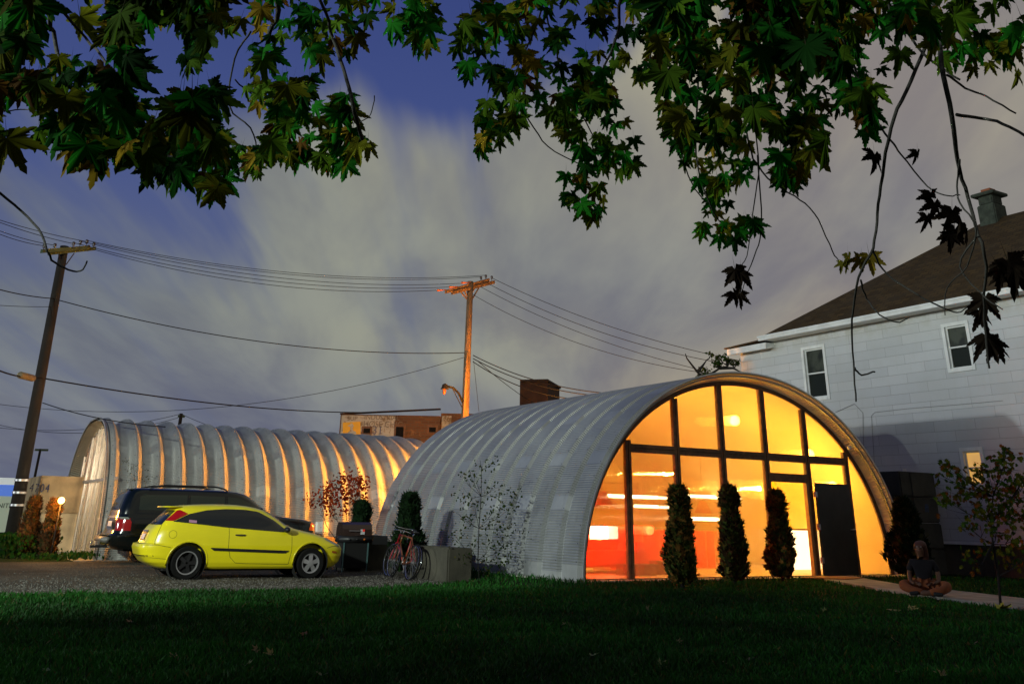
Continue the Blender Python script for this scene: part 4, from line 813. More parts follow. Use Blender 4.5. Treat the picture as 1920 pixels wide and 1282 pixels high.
# ------------------------------------------------------------------ utility poles and wires
m_pole=shade('pole_wood',(.012,.008,.005),.9,var=.4,vs=2.5,bump=.4,bs=25); m_ins=shade('insulator',(.03,.02,.02),.3); m_wire=shade('wire_sheath',(.006,.006,.007),.8,spec=.1); m_arm=shade('green_lit_crossarm',(.05,.075,.035),.9,var=.35,vs=4)  # crossarm green is the greenish lamp light put into the wood colour
def at(x,y,Y): r=ray(x,y); return CP+r*(Y/r[1])
def upole(label,base,top,r0,r1,arms,armmat,extra=None):
    b=np.array(base); t=np.array(top); o=wthing('utility_pole',label,'utility pole',b); L=lambda p:tuple(np.array(p)-b)
    MB().tube([(0,0,-.2),tuple((t-b)*.5),tuple(t-b)],[r0,(r0+r1)/2,r1],18).build('pole',m_pole if armmat is m_arm else shade('lamplit_pole_wood',(.20,.115,.055),.9,var=.35,vs=2.5,bump=.4,bs=25),o,True)  # centre pole gets lighter orange wood, amber lamplight held in its colour
    for (A,B_,w_,h_) in arms:
        A=np.array(A);B_=np.array(B_); d=(B_-A)/np.linalg.norm(B_-A); n=np.array([-d[1],d[0],0]); n/=np.linalg.norm(n); V=[]
        for P in(A,B_):
            for a,c in((-1,-1),(1,-1),(1,1),(-1,1)): V.append(L(P+n*w_/2*a+np.array([0,0,h_/2*c])))
        MB().add(V,[(0,1,2,3),(7,6,5,4),(0,4,5,1),(1,5,6,2),(2,6,7,3),(3,7,4,0)]).build('crossarm',armmat,o)
    return o,L
YL=31.
lb=at(16,1036,YL); lt=at(121,462,YL)
lpo,LL=upole('tall dark leaning utility pole at the left edge of the lot',(lb[0],lb[1],GZ),lt,.20,.135,[(at(78,471,29.9),at(164,464,31.7),.10,.13),(at(92,475,30.3),at(178,466,32.1),.10,.13)],m_arm)
def insul(o,L,x,y,Y,s=.06,drop=.16):
    p=at(x,y,Y); MB().lathe([(.0,.07*s/.06),(.7*s,.06),(s,0),(.5*s,-.03),(s*.9,-.06),(.3*s,-.07)],L(p),12).build('insulator',m_ins,o,True); MB().tube([L(p),L(p-np.array([0,0,drop]))],.012,5).build('insulator_pin',m_ins,o)
LI=[(83,461,29.9),(103,460,30.4),(138,457,31.0),(151,454,31.3),(163,453,31.6),(176,458,32.0),(166,463,31.8)]
for q in LI: insul(lpo,LL,*q)
for a,b in(((110,478,30.6),(114,492,31)),((139,475,31.2),(124,496,31))): MB().tube([LL(at(*a)),LL(at(*b))],.02,6).build('arm_brace',m_ins,lpo)
for z in(1.2,1.55,1.9): 
    t=(z-GZ)/(lt[2]-GZ); p=np.array([lb[0],lb[1],GZ])*(1-t)+lt*t; MB().lathe([(.205,-.03),(.205,.03)],LL(p),18).build('pole_band',m_alloy,lpo,True)
YC=38.
cb_=at(862,1031,YC); ct=at(882,528,YC)
cpo,LC=upole('orange lit utility pole with street lamp behind the big hut',(cb_[0],cb_[1],GZ),ct,.17,.12,[(at(836,547,36.6),at(916,525,39.2),.11,.14),(at(848,549,36.9),at(926,529,39.5),.11,.14)],shade('lit_crossarm',(.13,.075,.035),.9,var=.3,vs=4))
CI=[(902,521,38.8),(911,518,39.0),(922,520,39.3),(868,530,37.5),(845,538,36.8),(822,544,36.3)]
for q in CI[:3]: insul(cpo,LC,*q,s=.055)
for x,y,Y_ in CI[3:]: MB().tube([LC(at(x-3,y,Y_)),LC(at(x+4,y,Y_)),LC(at(x+14,y-1,Y_+.3))],[.05,.03,.012],8).build('strain_insulator',m_amb,cpo,True)
for a,b in(((892,537,38.3),(877,561,38)),((901,534,38.6),(884,563,38)),((862,545,37.4),(875,560,38)),((870,543,37.6),(876,556,38))): MB().tube([LC(at(*a)),LC(at(*b))],.03,6).build('arm_brace',MATS['lit_crossarm'],cpo)
arm=MB().tube([LC(at(868,755,37.95)),LC(at(860,737,37.7)),LC(at(850,727,37.4)),LC(at(838,724,37.1)),LC(at(834,724,37.0))],.045,8).build('lamp_arm',m_pole,cpo,True)
MB().lathe([(.03,.16),(.10,.12),(.13,0),(.17,-.04),(.02,-.05)],LC(at(834,727,37)),14).build('lamp_head',m_pole,arm,True); MB().ball(LC(at(833,733,37)),(.07,.07,.13),10).build('lamp_bulb',m_amb,arm,True)
MB().tube([LC(at(866,763,37.95)),LC(at(849,729,37.4))],.018,5).build('lamp_brace',m_pole,arm)
MB().tube([LC(at(870,786,37.82)),LC(at(876,660,37.84))],.05,8).build('conduit',shade('conduit_wood',(.30,.16,.06),.8),cpo,True)
wl=[0]
def wire(label,a,b,sag=0.3,r=.014,mid=None,kind='power_line',cat='wire',group='overhead wires'):
    A=at(*a);B_=at(*b); o=wthing(kind,label,cat,A,group); P=[]
    N=26
    for i in range(N+1):
        t=i/N; p=A*(1-t)+B_*t; p=p-np.array([0,0,sag*4*t*(1-t)]); P.append(tuple(p-A))
    MB().tube(P,r*.72,5).build('strand',m_wire,o,True); return o
C4=[(902,519,38.8),(911,516,39.0),(868,531,37.4),(845,538,36.8),(822,544,36.3)]
L4=[(176,456,32.0),(163,451,31.6),(151,452,31.3),(138,455,31.0),(166,465,31.8)]
nm=['topmost','second from the top','third from the top','fourth from the top','lowest']
for i in range(5): wire('thin dark power line between the two pole crossarms, '+nm[i],L4[i],C4[i],.55)
for i,(x,y) in enumerate([(-6,411),(-6,415),(-6,431),(-6,437)]): wire('power line from the left edge of the photo to the left pole crossarm, '+['topmost','second','third','lowest'][i],(x,y,27.5),[LI[4],LI[2],LI[1],LI[0]][i],.05)
wire('long sagging telephone cable from the left pole to the middle of the centre pole',(107,562,31),(876,661,38),.55,.022)
wire('telephone cable from the left edge to the upper left pole',(-8,541,27),(105,560,31),.05,.022)
wire('thin line meeting the left pole below the telephone cable',(-8,572,27),(98,575,31),.02,.012)
wire('thick dark cable from the left pole sagging to the brick warehouse',(86,710,31),(745,772,50),.35,.032)
wire('thick cable with splice box at the left edge',(-8,692,26),(80,708,31),.08,.03)
o=wthing('splice_box','tan cable splice box hanging left of the leaning pole','cable box',at(50,706,29)); q=at(50,706,29); d_=at(62,709,29.6)-at(38,703,28.4); L_=np.linalg.norm(d_); MB().tube([tuple(-d_/2),tuple(-d_/2*.97),tuple(d_/2*.97),tuple(d_/2)],[.03,.10,.10,.03],10).build('case',shade('splice_case',(.14,.11,.06),.7),o,True)
wire('thin line rising from the left edge to the middle of the centre pole',(-8,757,40),(873,669,38),1.0,.014)
wire('service cable running from the left pole to the rear hut roof',(80,755,31),(310,800,27.5),.12,.02)
wire('faint low wire crossing behind the left pole',(-8,801,60),(338,776,62),.5,.02); wire('faint wire from the far small pole to the warehouse',(340,776,62),(640,812,70),.9,.02)
wire('faint lower wire crossing left of the far small pole',(-8,795,60),(334,783,62),.7,.02)
wire('upper line from the centre pole down to the white house',(922,521,39.3),(1386,676,34),.35,.016); wire('second line from the centre pole down to the white house',(912,530,39.0),(1386,686,34),.45,.016)
wire('third line from the centre pole down behind the big hut',(898,536,38.6),(1300,690,33),.3,.014); wire('lowest line from the centre crossarm down behind the big hut',(886,552,38.2),(1330,700,33),.5,.014)
for i,(ya,xb,yb) in enumerate([(666,1135,737),(672,1120,742),(678,1075,748)]): wire('cable from the middle of the centre pole to the roof of the big hut, '+['upper','middle','lower'][i],(887,ya,38),(xb,yb,33),.25,.024)
wire('guy wire slanting from the centre pole to the dark tower foot',(895,676,38),(1008,760,52),.1,.02); wire('thin drop wire hanging just right of the centre pole',(888,676,37.9),(898,772,37.9),.0,.012)
# small far poles
for (label,x,yt,yb,Y_,r,ax) in(('small far utility pole above the rear hut roof',340,775,1000,62,.13,(334,346,780)),('small far utility pole with yellow foot beyond the tan building',76,841,985,70,.10,(66,90,843))):
    bs=at(x-10,yb,Y_); tp=at(x,yt,Y_); bs=np.array([tp[0],tp[1],0]); o,Lx=upole(label,bs,tp,r,r*.8,[(at(ax[0],ax[2],Y_),at(ax[1],ax[2]+.5,Y_),.12,.14)],m_arm)
t_=wthing('flood_lamp','tiny brilliant white lamp just above the rear hut roof','lamp',at(312,799,48)); MB().ball((0,0,0),.075,10).build('bulb',emi('cold_bulb',(.75,.95,1),40),t_); 
bs=at(312,799,48); MB().tube([(0,0,-.08),(0,0,-bs[2])],.04,6).build('post',m_ins,t_)
# ------------------------------------------------------------------ foliage
def leafshape(n_teeth=3,detail=True):
    """silver-maple outline, stalk at origin, tip at +y, unit length"""
    tips=[(0,1.0),(48,.86),(-48,.86),(100,.60),(-100,.60)]; tips.sort()
    pts=[]
    angs=[-155,-100,-48,0,48,100,155]; rad=[.30,.66,.90,1.05,.90,.66,.30]; notch=[.34,.40,.40,.40,.40,.34]
    for i in range(6):
        a0,a1=angs[i],angs[i+1]; r0,r1=rad[i],rad[i+1]; am=(a0+a1)/2; nr=notch[i]
        if 0<i: 
            seq=[(0,r0),(.13,r0*.84),(.12,r0*.74),(.25,r0*.74),(.27,r0*.60),(.40,nr*1.25),(.5,nr)]
        else: seq=[(0,r0),(.5,nr)]
        for t,r in seq: pts.append((a0+(a1-a0)*t,r))
        if i<5: pts+= [(a0+(a1-a0)*t,r) for t,r in [(.60,nr*1.25),(.73,r1*.60),(.75,r1*.74),(.88,r1*.74),(.87,r1*.84)]]
    pts.append((155,.2))
    if not detail: pts=[p for i,p in enumerate(pts) if i%2==0]
    return np.array([(r*math.sin(math.radians(a)),r*math.cos(math.radians(a))+.0,0) for a,r in pts])
LEAF=leafshape(); LEAFS=leafshape(detail=False)
class Leaves:
    def __init__(s): s.V=[];s.F=[];s.n=0;s.C=[]
    def add(s,pos,size,down,face,col,shape=LEAF,curl=.25,stem=True):
        m=len(shape); d=down/np.linalg.norm(down); f=face-d*(face@d); f=f/max(np.linalg.norm(f),1e-6); r=np.cross(d,f)
        x=shape[:,0]*size*rng.uniform(.8,1.1); y=shape[:,1]*size; z=-curl*(x*x+(y*.7)**2)/size+rng.normal(0,.02*size,m)+.40*size*np.abs(shape[:,0])*rng.uniform(-1,1)+.10*size*np.sin(shape[:,1]*5+rng.uniform(0,6))*rng.uniform(0,1)
        P=pos+np.outer(x,r)+np.outer(y,d)+np.outer(z,f); c0=pos+f*0
        s.V.append(np.vstack([c0[None],P])); i=s.n
        s.F+=[(i,i+k,i+k+1) for k in range(1,m)]; s.n+=m+1; s.C+=[col]*(m+1)
        if stem:
            L_=size*.7; a=pos-d*L_*.6+np.array([0,0,L_*.6]); w_=size*.012
            s.V.append(np.array([pos-r*w_,pos+r*w_,a])); s.F.append((s.n,s.n+1,s.n+2)); s.n+=3; s.C+=[(.02,.02,.01)]*3
    def build(s,name,mat,parent,origin=(0,0,0)):
        V=np.vstack(s.V)-np.array(origin); me=bpy.data.meshes.new(name); nf=len(s.F); me.vertices.add(len(V)); me.vertices.foreach_set('co',V.astype(np.float32).ravel()); me.loops.add(nf*3); me.loops.foreach_set('vertex_index',np.array(s.F,np.int32).ravel()); me.polygons.add(nf); me.polygons.foreach_set('loop_start',np.arange(0,nf*3,3,dtype=np.int32)); me.update(calc_edges=True)
        at_=me.color_attributes.new('col','FLOAT_COLOR','POINT'); arr=np.ones((len(V),4),np.float32); arr[:,:3]=np.array(s.C,np.float32); at_.data.foreach_set('color',arr.ravel()); me.materials.append(mat)
        o=bpy.data.objects.new(name,me); SC.collection.objects.link(o); o.parent=parent; return o
m_leaf=shade('maple_leaf',rough=.9,attr='col',trans=.5,spec=.03); m_bark=shade('bark_twig',(.010,.009,.007),.95,var=.4,vs=12,bump=.4,bs=40); m_needle=shade('needles',rough=.8,attr='col',spec=.2)
PAL=[((.008,.085,.006),.30),((.040,.085,.005),.30),((.005,.030,.004),.14),((.075,.082,.005),.16),((.17,.115,.009),.04),((.07,.035,.006),.02)]
def pick(pal=PAL,k=1):
    r=rng.random()*sum(p for _,p in pal)
    for c,p in pal:
        r-=p
        if r<=0: break
    f=rng.uniform(.7,1.6)*k; return (c[0]*f,c[1]*f,c[2]*f)
def inpoly(x,y,P):
    c=False; n=len(P); j=n-1
    for i in range(n):
        if (P[i][1]>y)!=(P[j][1]>y) and x<(P[j][0]-P[i][0])*(y-P[i][1])/(P[j][1]-P[i][1])+P[i][0]: c=not c
        j=i
    return c
mt=wthing('maple_tree','overhanging maple tree with lobed green and yellow leaves and drooping branches','tree',(-.4,-2.6,0))
mo=np.array(mt.location); Lm=lambda p:tuple(np.array(p)-mo)
# trunk and limbs arch over the camera; twigs hang from them
trunk=[(-.4,-2.6,-.2),(-.38,-2.5,1.6),(-.3,-2.3,2.6)]
limbs=[[(-.3,-2.3,2.5),(-.9,-.6,3.6),(-1.5,1.2,4.0),(-1.6,2.4,3.9),(-1.2,3.6,3.8)],[(-.3,-2.3,2.6),(0,0,4.1),(.2,2.4,4.6),(.1,4.6,4.9),(.0,5.6,5.0)],[(-.3,-2.3,2.4),(.8,-.6,3.5),(1.5,1.2,4.0),(2.0,2.6,4.1),(2.4,4.0,4.2)],[(1.5,1.2,4.0),(1.2,2.6,4.2),(1.1,4.2,4.5)]]
MB().tube([Lm(p) for p in trunk],[.26,.20,.17],20).build('trunk',m_bark,mt,True)
lm=MB(); LP=[]
for l_ in limbs:
    P=[]
    for a,b in zip(l_[:-1],l_[1:]):
        for k_ in range(6): t=k_/6; P.append(np.array(a)*(1-t)+np.array(b)*t)
    P.append(np.array(l_[-1])); n_=len(P); lm.tube([Lm(p) for p in P],[.11*(1-i/n_)+.02 for i in range(n_)],10); LP+=P
lm.build('limb',m_bark,mt,True); LP=np.array(LP)
TW=[([(1750,-20),(1762,60),(1765,120),(1785,220),(1795,300),(1815,370),(1835,440),(1848,500),(1845,600),(1855,690)],2.7,11,4),
([(1795,215),(1840,222),(1880,232),(1935,262)],2.7,7,5),([(1745,70),(1735,90),(1700,170),(1670,240),(1655,330),(1645,400),(1637,465),(1610,520),(1598,600),(1600,680),(1605,752)],3.0,8,3),
([(1637,465),(1655,505),(1700,540),(1770,577),(1800,585),(1830,560)],3.0,4,2),([(1602,690),(1615,702),(1640,697)],3.0,4,3),([(1614,525),(1625,560),(1650,590),(1680,604),(1705,595)],3.0,4,2),
([(1775,140),(1810,165),(1850,180),(1905,213)],2.6,5,3),([(1560,-20),(1600,120),(1640,220),(1675,270),(1690,290),(1740,350),(1770,365),(1800,366)],3.4,5,2),
([(1800,300),(1795,340),(1800,380),(1830,430),(1812,500),(1775,540),(1772,590)],2.7,4,2),([(1835,440),(1800,500),(1850,560),(1880,580)],2.7,4,2),
([(1370,-20),(1380,100),(1400,250),(1420,310),(1460,350),(1500,375),(1535,412),(1560,470),(1575,492)],4.0,4,2),
([(1405,150),(1420,280),(1422,330),(1412,400),(1400,480),(1382,505)],4.0,3,1.5),([(1420,290),(1428,420),(1418,470),(1398,520),(1392,545)],4.0,3,1.5),([(1300,-20),(1310,120),(1305,290),(1330,380),(1360,430)],4.0,5,2),([(1500,-20),(1420,80),(1390,160)],3.8,6,4),
([(590,-20),(620,60),(650,150),(665,210),(680,262)],2.6,6,8),([(675,230),(695,215),(702,180)],2.6,2,2),([(515,-20),(505,60),(495,145)],2.9,10,8),
([(95,-20),(100,60),(120,140),(135,165),(200,225),(290,283),(352,305)],2.2,9,5),([(120,25),(160,70),(200,120),(240,170)],2.3,6,4),([(-10,355),(40,395),(78,440),(92,480),(120,503),(150,508),(163,490)],3.0,5,3),
([(470,60),(440,110),(430,200),(470,240),(480,290),(450,315)],3.2,4,2),([(440,150),(490,190),(560,215),(600,220)],3.2,3,2),([(1020,-20),(1000,60),(970,130),(965,170),(1000,240),(1040,285),(1120,322)],4.4,4,2),([(1020,-20),(1040,80),(1060,160),(1100,230),(1130,290)],4.4,4,2),
([(890,-20),(885,60),(892,150)],4.4,4,2),([(0,210),(40,205),(95,212)],2.4,3,2),([(1240,-20),(1220,130),(1260,210),(1290,330),(1340,400)],4.0,4,2),([(1170,-20),(1160,60),(1130,130)],4.3,7,4),([(1660,-20),(1700,60),(1740,110),(1800,150)],3.0,6,4)]
for pts,dep,w0,w1 in TW:
    P=[pd(x,y,dep+.12*math.sin(i*1.7)) for i,(x,y) in enumerate(pts)]
    R_=[(w0+(w1-w0)*i/(len(P)-1))/F*dep/2*1.0 for i in range(len(P))]
    if pts[0][1]<0:
        d2=((LP-P[0])**2).sum(1); q=LP[int(np.argmin(d2))]; P=[q,(q+P[0])/2+np.array([0,.1,.15])]+P; R_=[R_[0]*1.6,R_[0]*1.3]+R_
    Q=[];RR=[]
    for i in range(len(P)-1):
        for k_ in range(4):
            t=k_/4; p0=P[max(i-1,0)];p1_=P[i];p2_=P[i+1];p3=P[min(i+2,len(P)-1)]
            q=.5*((2*p1_)+(-p0+p2_)*t+(2*p0-5*p1_+4*p2_-p3)*t*t+(-p0+3*p1_-3*p2_+p3)*t**3); Q.append(q+rng.normal(0,.0004*dep,3)); RR.append(R_[i]*(1-t)+R_[i+1]*t)
    Q.append(P[-1]); RR.append(R_[-1]); MB().tube([Lm(p) for p in Q],RR,7).build('branch',m_bark,mt,True)
RG=[([(-40,-60),(400,-60),(412,100),(400,160),(418,240),(432,330),(432,395),(385,385),(330,345),(290,345),(230,300),(190,330),(140,300),(60,290),(-40,305)],170,100,2.0,.5,.55),
([(-40,-60),(400,-60),(400,140),(380,250),(250,300),(-40,260)],70,70,3.0,.6,.9),
([(180,-60),(430,-60),(420,150),(400,260),(250,220)],26,118,1.7,.3,.30),
([(410,-60),(720,-60),(700,40),(690,95),(640,90),(600,140),(560,120),(500,150),(440,170),(415,100)],50,70,3.0,.6,.9),
([(440,150),(560,160),(640,170),(672,250),(690,285),(655,330),(600,315),(560,335),(520,310),(470,330),(500,250),(470,200)],70,68,3.0,.5,.95),
([(700,-60),(815,-60),(820,60),(815,100),(770,100),(735,70)],24,68,3.4,.4,.8),
([(440,280),(480,285),(490,350),(470,345)],7,42,3.2,.2,1.6),
([(845,70),(900,20),(1000,-60),(1240,-60),(1330,-60),(1330,90),(1240,140),(1170,165),(1140,200),(1060,240),(1000,200),(940,250),(895,180),(855,120)],150,62,4.3,.6,.8),
([(890,230),(960,190),(990,210),(985,240),(935,280),(900,300),(885,270)],18,58,4.3,.3,1.0),
([(1020,200),(1150,160),(1180,260),(1205,300),(1185,340),(1130,330),(1135,420),(1095,420),(1055,390),(1060,310),(1035,260)],60,56,4.3,.4,1.0),
([(1230,-60),(1720,-60),(1690,110),(1660,200),(1640,260),(1590,270),(1540,300),(1500,300),(1450,320),(1430,270),(1400,250),(1300,290),(1260,270),(1240,220),(1225,195),(1235,150)],210,72,3.6,.7,.65),
([(1230,230),(1300,220),(1400,230),(1410,330),(1390,380),(1420,440),(1380,460),(1330,460),(1310,440),(1330,370),(1290,330),(1260,280)],60,52,4.0,.3,1.15),
([(1450,290),(1530,300),(1515,350),(1480,365),(1455,340)],14,62,3.8,.2,.8),
([(1330,-60),(1600,-60),(1570,120),(1400,130)],40,110,2.4,.3,.4),([(1240,-40),(1330,-40),(1320,60),(1250,70)],10,125,2.3,.2,.6),
([(1640,-60),(1940,-60),(1940,120),(1900,170),(1840,170),(1780,130),(1740,110),(1700,60)],48,85,2.6,.4,.75)]
HOLES=[(125,45,20),(165,125,24),(186,60,16),(300,130,26),(298,215,24),(50,262,14),(28,275,20),(415,165,30),(345,205,16),(100,110,20),(730,140,30),(1345,60,16),(1480,20,14),(1640,130,16)]
lv=Leaves()
def hang(x,y,dep,size,pal=PAL,k=1,flat=None,curl=None,shape=LEAF):
    p=pd(x,y,dep); dn=np.array([rng.normal(0,.35),rng.normal(0,.3),-1.]); fc=np.array([rng.normal(0,.5),-1,rng.normal(0,.5)]); 
    lv.add(p,size,dn,fc,pick(pal,k),shape=shape,curl=rng.uniform(.0,.75) if curl is None else curl)
for P,n_,spx,dep,jd,kk in RG:
    xs_=[p[0] for p in P]; ys_=[p[1] for p in P]; c=0; tries=0
    while c<n_*1.45 and tries<n_*50:
        tries+=1; x=rng.uniform(min(xs_),max(xs_)); y=rng.uniform(min(ys_),max(ys_))
        if not inpoly(x,y,P): continue
        s_=spx*rng.uniform(.7,1.15)
        if any((x-hx)**2+(y+s_*.4-hy)**2<(hr+s_*.25)**2 for hx,hy,hr in HOLES): continue
        d_=dep+rng.uniform(-jd,jd); hang(x,y-s_*.25,d_,s_*.60/F*dep*rng.uniform(.7,1.15),k=kk); c+=1
YEL=[((.11,.085,.009),1),((.07,.066,.008),1)]; DRY=[((.010,.007,.005),1)]
for x,y,s_,pal in[(1590,480,42,YEL),(1612,485,40,YEL),(1630,480,46,YEL),(1580,492,28,YEL),(670,262,50,PAL),(690,270,45,PAL),(668,65,62,YEL),(650,95,40,PAL)]: hang(x,y,3.4,s_*.8/F*3.4,pal,curl=.2)
for x,y,s_ in[(1378,505,46),(1388,512,44),(1376,548,34),(1388,550,36),(1745,362,36),(1752,380,44),(1738,405,36),(1785,395,48),(1800,405,50),(1790,430,52),(1812,425,44),(1780,440,40),(1845,560,58),(1838,585,52),(1850,630,56),(1860,640,50),(1890,490,70),(1900,500,70),(1875,505,60),(1720,285,30),(1640,290,46)]:
    hang(x,y,3.0,s_*.85/F*3.0,DRY,curl=.9)
lv.build('foliage',m_leaf,mt,mo)
# shrubs -------------------------------------------------------------
def arborvitae(label,u,v,z,h,r,pal,n=2600,top=.15,group=None,shape='col',dead=0):
    o=thing('arborvitae',label,'shrub',u,v,z,group=group); L_=Leaves(); FR=np.array([(-.10,0,0),(-.42,.35,0),(-.2,.45,0),(-.3,.8,0),(0,.75,0),(.1,1.1,0),(.16,.7,0),(.42,.75,0),(.22,.4,0),(.4,.2,0),(.1,0,0)])
    ph=rng.uniform(0,6,6)
    for i in range(n):
        t=rng.random()**.85; a=rng.uniform(0,2*PI)
        if shape=='col': prof=min(1,(t/.16+.45))*(1-.93*max(0,(t-.22)/.78)**1.5)
        else: prof=min(1,t/.08+.5)*(1-t*.93)**.75
        rr=r*prof*(1+.22*math.sin(3*a+ph[0]+t*5)+.12*math.sin(5*a+ph[1]-t*9)+.10*math.sin(t*23+ph[2]+2*a))*(1-.62*rng.random()**2.2)
        zz=h*(.05+.95*t)*1.0; p=np.array([rr*math.cos(a),rr*math.sin(a),zz]); out=np.array([math.cos(a),math.sin(a),0])
        up=np.array([0,0,1.])*rng.uniform(.7,1.6)+out*rng.uniform(.2,1.1)+rng.normal(0,.25,3); fc=np.cross(up,np.array([-out[1],out[0],0]))+rng.normal(0,.5,3)
        L_.add(p,rng.uniform(.07,.15)*(.75+.35*h/1.6)*(1+.5*(t>.8)),up,fc,pick(pal),shape=FR,curl=.15,stem=False)
    L_.build('foliage',m_needle,o); MB().tube([(0,0,-.05),(0,0,h*.85)],[.035,.01],8).build('trunk',m_bark,o)
    for k_ in range(5): a=ph[0]+k_*1.3; MB().tube([(0,0,h*.08*k_+.08),(r*.7*math.cos(a),r*.7*math.sin(a),h*(.35+.12*k_))],[.014,.004],5).build('branch',m_bark,o)
    return o
GRN=[((.06,.09,.015),2),((.13,.115,.02),1.3),((.28,.14,.03),2.0),((.03,.05,.01),1)]
BRN=[((.09,.036,.011),2),((.055,.030,.010),1.5),((.035,.035,.009),1)]
DKG=[((.003,.014,.003),2),((.006,.022,.004),1)]
for lab,x,yb,yt,wpx,pal,n_ in[('widest slim shrub before the glazed front, left of three',1280,1104,925,66,GRN,3600),('brownish slim shrub before the glazed front, middle of three',1378,1098,925,58,[*BRN,*GRN[:2]],3200),('shortest slim shrub before the glazed front, beside the doorway',1468,1090,932,60,[*BRN[:2],*GRN],3200)]:
    p=pg(x,yb,0); w_=W(*p); d_=(RC@(w_-CP))[2]; top=at(x,yt,w_[1])[2]; arborvitae(lab,p[0],p[1],0,top*1.0,wpx/2/F*d_*.70,pal,n_,group='slim shrubs in front of the glazed hut')
p=pg(1706,1086,0); w_=W(*p); d_=(RC@(w_-CP))[2]; arborvitae('dark shrub at the right foot of the glazed arch, behind the seated person',p[0]+.1,p[1],0,at(1705,945,w_[1])[2],.42,[*DKG,((.05,.05,.015),1)],3000)
for lab,u,v,x,yt,r_ in[('small dark conical shrub beside the gas grill',-5.45,6.9,679,948,.36),('dark conical shrub behind the leaning bicycles',-5.45,4.7,770,936,.44)]:
    w_=W(u,v,0); px=960+F*(RC@(w_-CP))[0]/(RC@(w_-CP))[2]; 
    tt=pv(x,yt,v); arborvitae(lab,tt[0],v,GZ,tt[2]-GZ,r_,DKG,2600,shape='cone')
for lab,x,yt,v,r_ in[('brown columnar shrub under the tan building, left of two',66,940,14.2,.23),('brown columnar shrub right below the amber garden lamp',104,944,13.6,.20)]:
    tt=pv(x,yt,v); arborvitae(lab,tt[0],v,GZ,tt[2]-GZ,r_,BRN,3000)
def smalltree(name,label,base,h,stems,crown,pal,size,shape,trunk_r=.02,nb=14,group=None,cat='tree',fr=None,stem=True,bm=None,dens=None):
    """crown: list of (cx,cy,cz,r,n) relative to base (world axes)"""
    o=wthing(name,label,cat,base,group); L_=Leaves()
    tk=MB()
    for s_ in stems: tk.tube(s_,[trunk_r*(1-.75*i/(len(s_)-1)) for i in range(len(s_))],7)
    tk.build('trunk',bm or m_bark,o,True)
    S=[np.array(p) for s_ in stems for p in s_]
    for cx,cy,cz,r,n in crown:
        c=np.array([cx,cy,cz]); lo=[q for q in S if q[2]<cz+.05] or S; q=min(lo,key=lambda q:np.linalg.norm(q-c)+ .4*abs(q[2]-cz+.2)); mid=(q+c)/2+np.array([0,0,-.04]); br=MB(); br.tube([tuple(q),tuple(mid),tuple(c)],[trunk_r*.4,trunk_r*.28,trunk_r*.12],5)
        for k_ in range(max(3,n//8)):
            e=c+rng.normal(0,r*.55,3); br.tube([tuple(mid),tuple((mid+e)/2+rng.normal(0,.02,3)),tuple(e)],[trunk_r*.2,trunk_r*.14,trunk_r*.07],4)
        for k_ in range(n):
            p=c+rng.normal(0,r*.5,3)*np.array([1,.8,.85]); L_.add(p,size*rng.uniform(.7,1.2),np.array([rng.normal(0,.8),rng.normal(0,.6),rng.normal(-.5,.6)]),np.array([rng.normal(0,.6),-1,rng.normal(0,.7)]),pick(pal),shape=shape,stem=False)
        br.build('branch',bm or m_bark,o,True)
    L_.build('foliage',m_leaf,o); return o
SM=np.array([(-.06,0,0),(-.3,.35,0),(-.22,.7,0),(0,1,0),(.22,.7,0),(.3,.35,0),(.06,0,0)])
OAK=np.array([(-.05,0,0),(-.16,.2,0),(-.45,.25,0),(-.2,.38,0),(-.5,.6,0),(-.18,.6,0),(-.28,.88,0),(0,1.05,0),(.28,.88,0),(.18,.6,0),(.5,.6,0),(.2,.38,0),(.45,.25,0),(.16,.2,0),(.05,0,0)])
def crownpx(base,items,jit=.25):
    out=[]
    for x,y,rpx,n in items:
        w_=at(x,y,base[1]+rng.uniform(-jit,jit)); out.append((w_[0]-base[0],w_[1]-base[1],w_[2]-base[2],rpx/F*base[1]*1.05,n))
    return out
b0=W(*pg(1876,1140,0)); stem=[tuple(at(x,y,b0[1])-b0) for x,y in((1876,1142),(1872,1080),(1862,1020),(1858,980),(1862,930),(1880,880),(1888,845))]
stem[0]=(0,0,-.05)
OK_=[((.04,.09,.010),3),((.09,.11,.012),2.5),((.13,.06,.015),1),((.16,.055,.012),.5)]
smalltree('oak_sapling','young oak sapling with ragged green and rust leaves right of the seated person',b0,2,[stem,[stem[2],tuple(at(1840,1060,b0[1]-.1)-b0),tuple(at(1815,1045,b0[1]-.2)-b0)],[stem[3],tuple(at(1900,930,b0[1])-b0),tuple(at(1925,890,b0[1])-b0)]],
 crownpx(b0,[(1885,845,14,16),(1900,850,12,10),(1870,868,18,22),(1835,880,20,24),(1800,888,18,18),(1775,872,14,14),(1762,890,10,8),(1895,880,22,26),(1860,905,28,60),(1830,915,24,44),(1795,925,24,36),(1770,935,16,18),(1900,920,24,40),(1925,900,22,30),(1880,950,28,60),(1840,955,28,50),(1815,985,20,16),(1910,965,26,44),(1870,990,22,26),(1905,1010,22,22),(1840,1025,14,12),(1815,1040,14,12),(1900,1050,20,22),(1925,1040,18,14),(1828,1060,10,8),(1868,1035,16,12)]),OK_,.085,OAK,.022)
b0=W(*pg(899,1084,-.05)); stem=[tuple(at(x,y,b0[1])-b0) for x,y in((899,1086),(896,1050),(898,990),(902,930),(903,880),(900,862))]; stem[0]=(0,0,-.05)
BI=[((.035,.055,.012),2),((.07,.065,.02),1),((.02,.04,.01),1)]
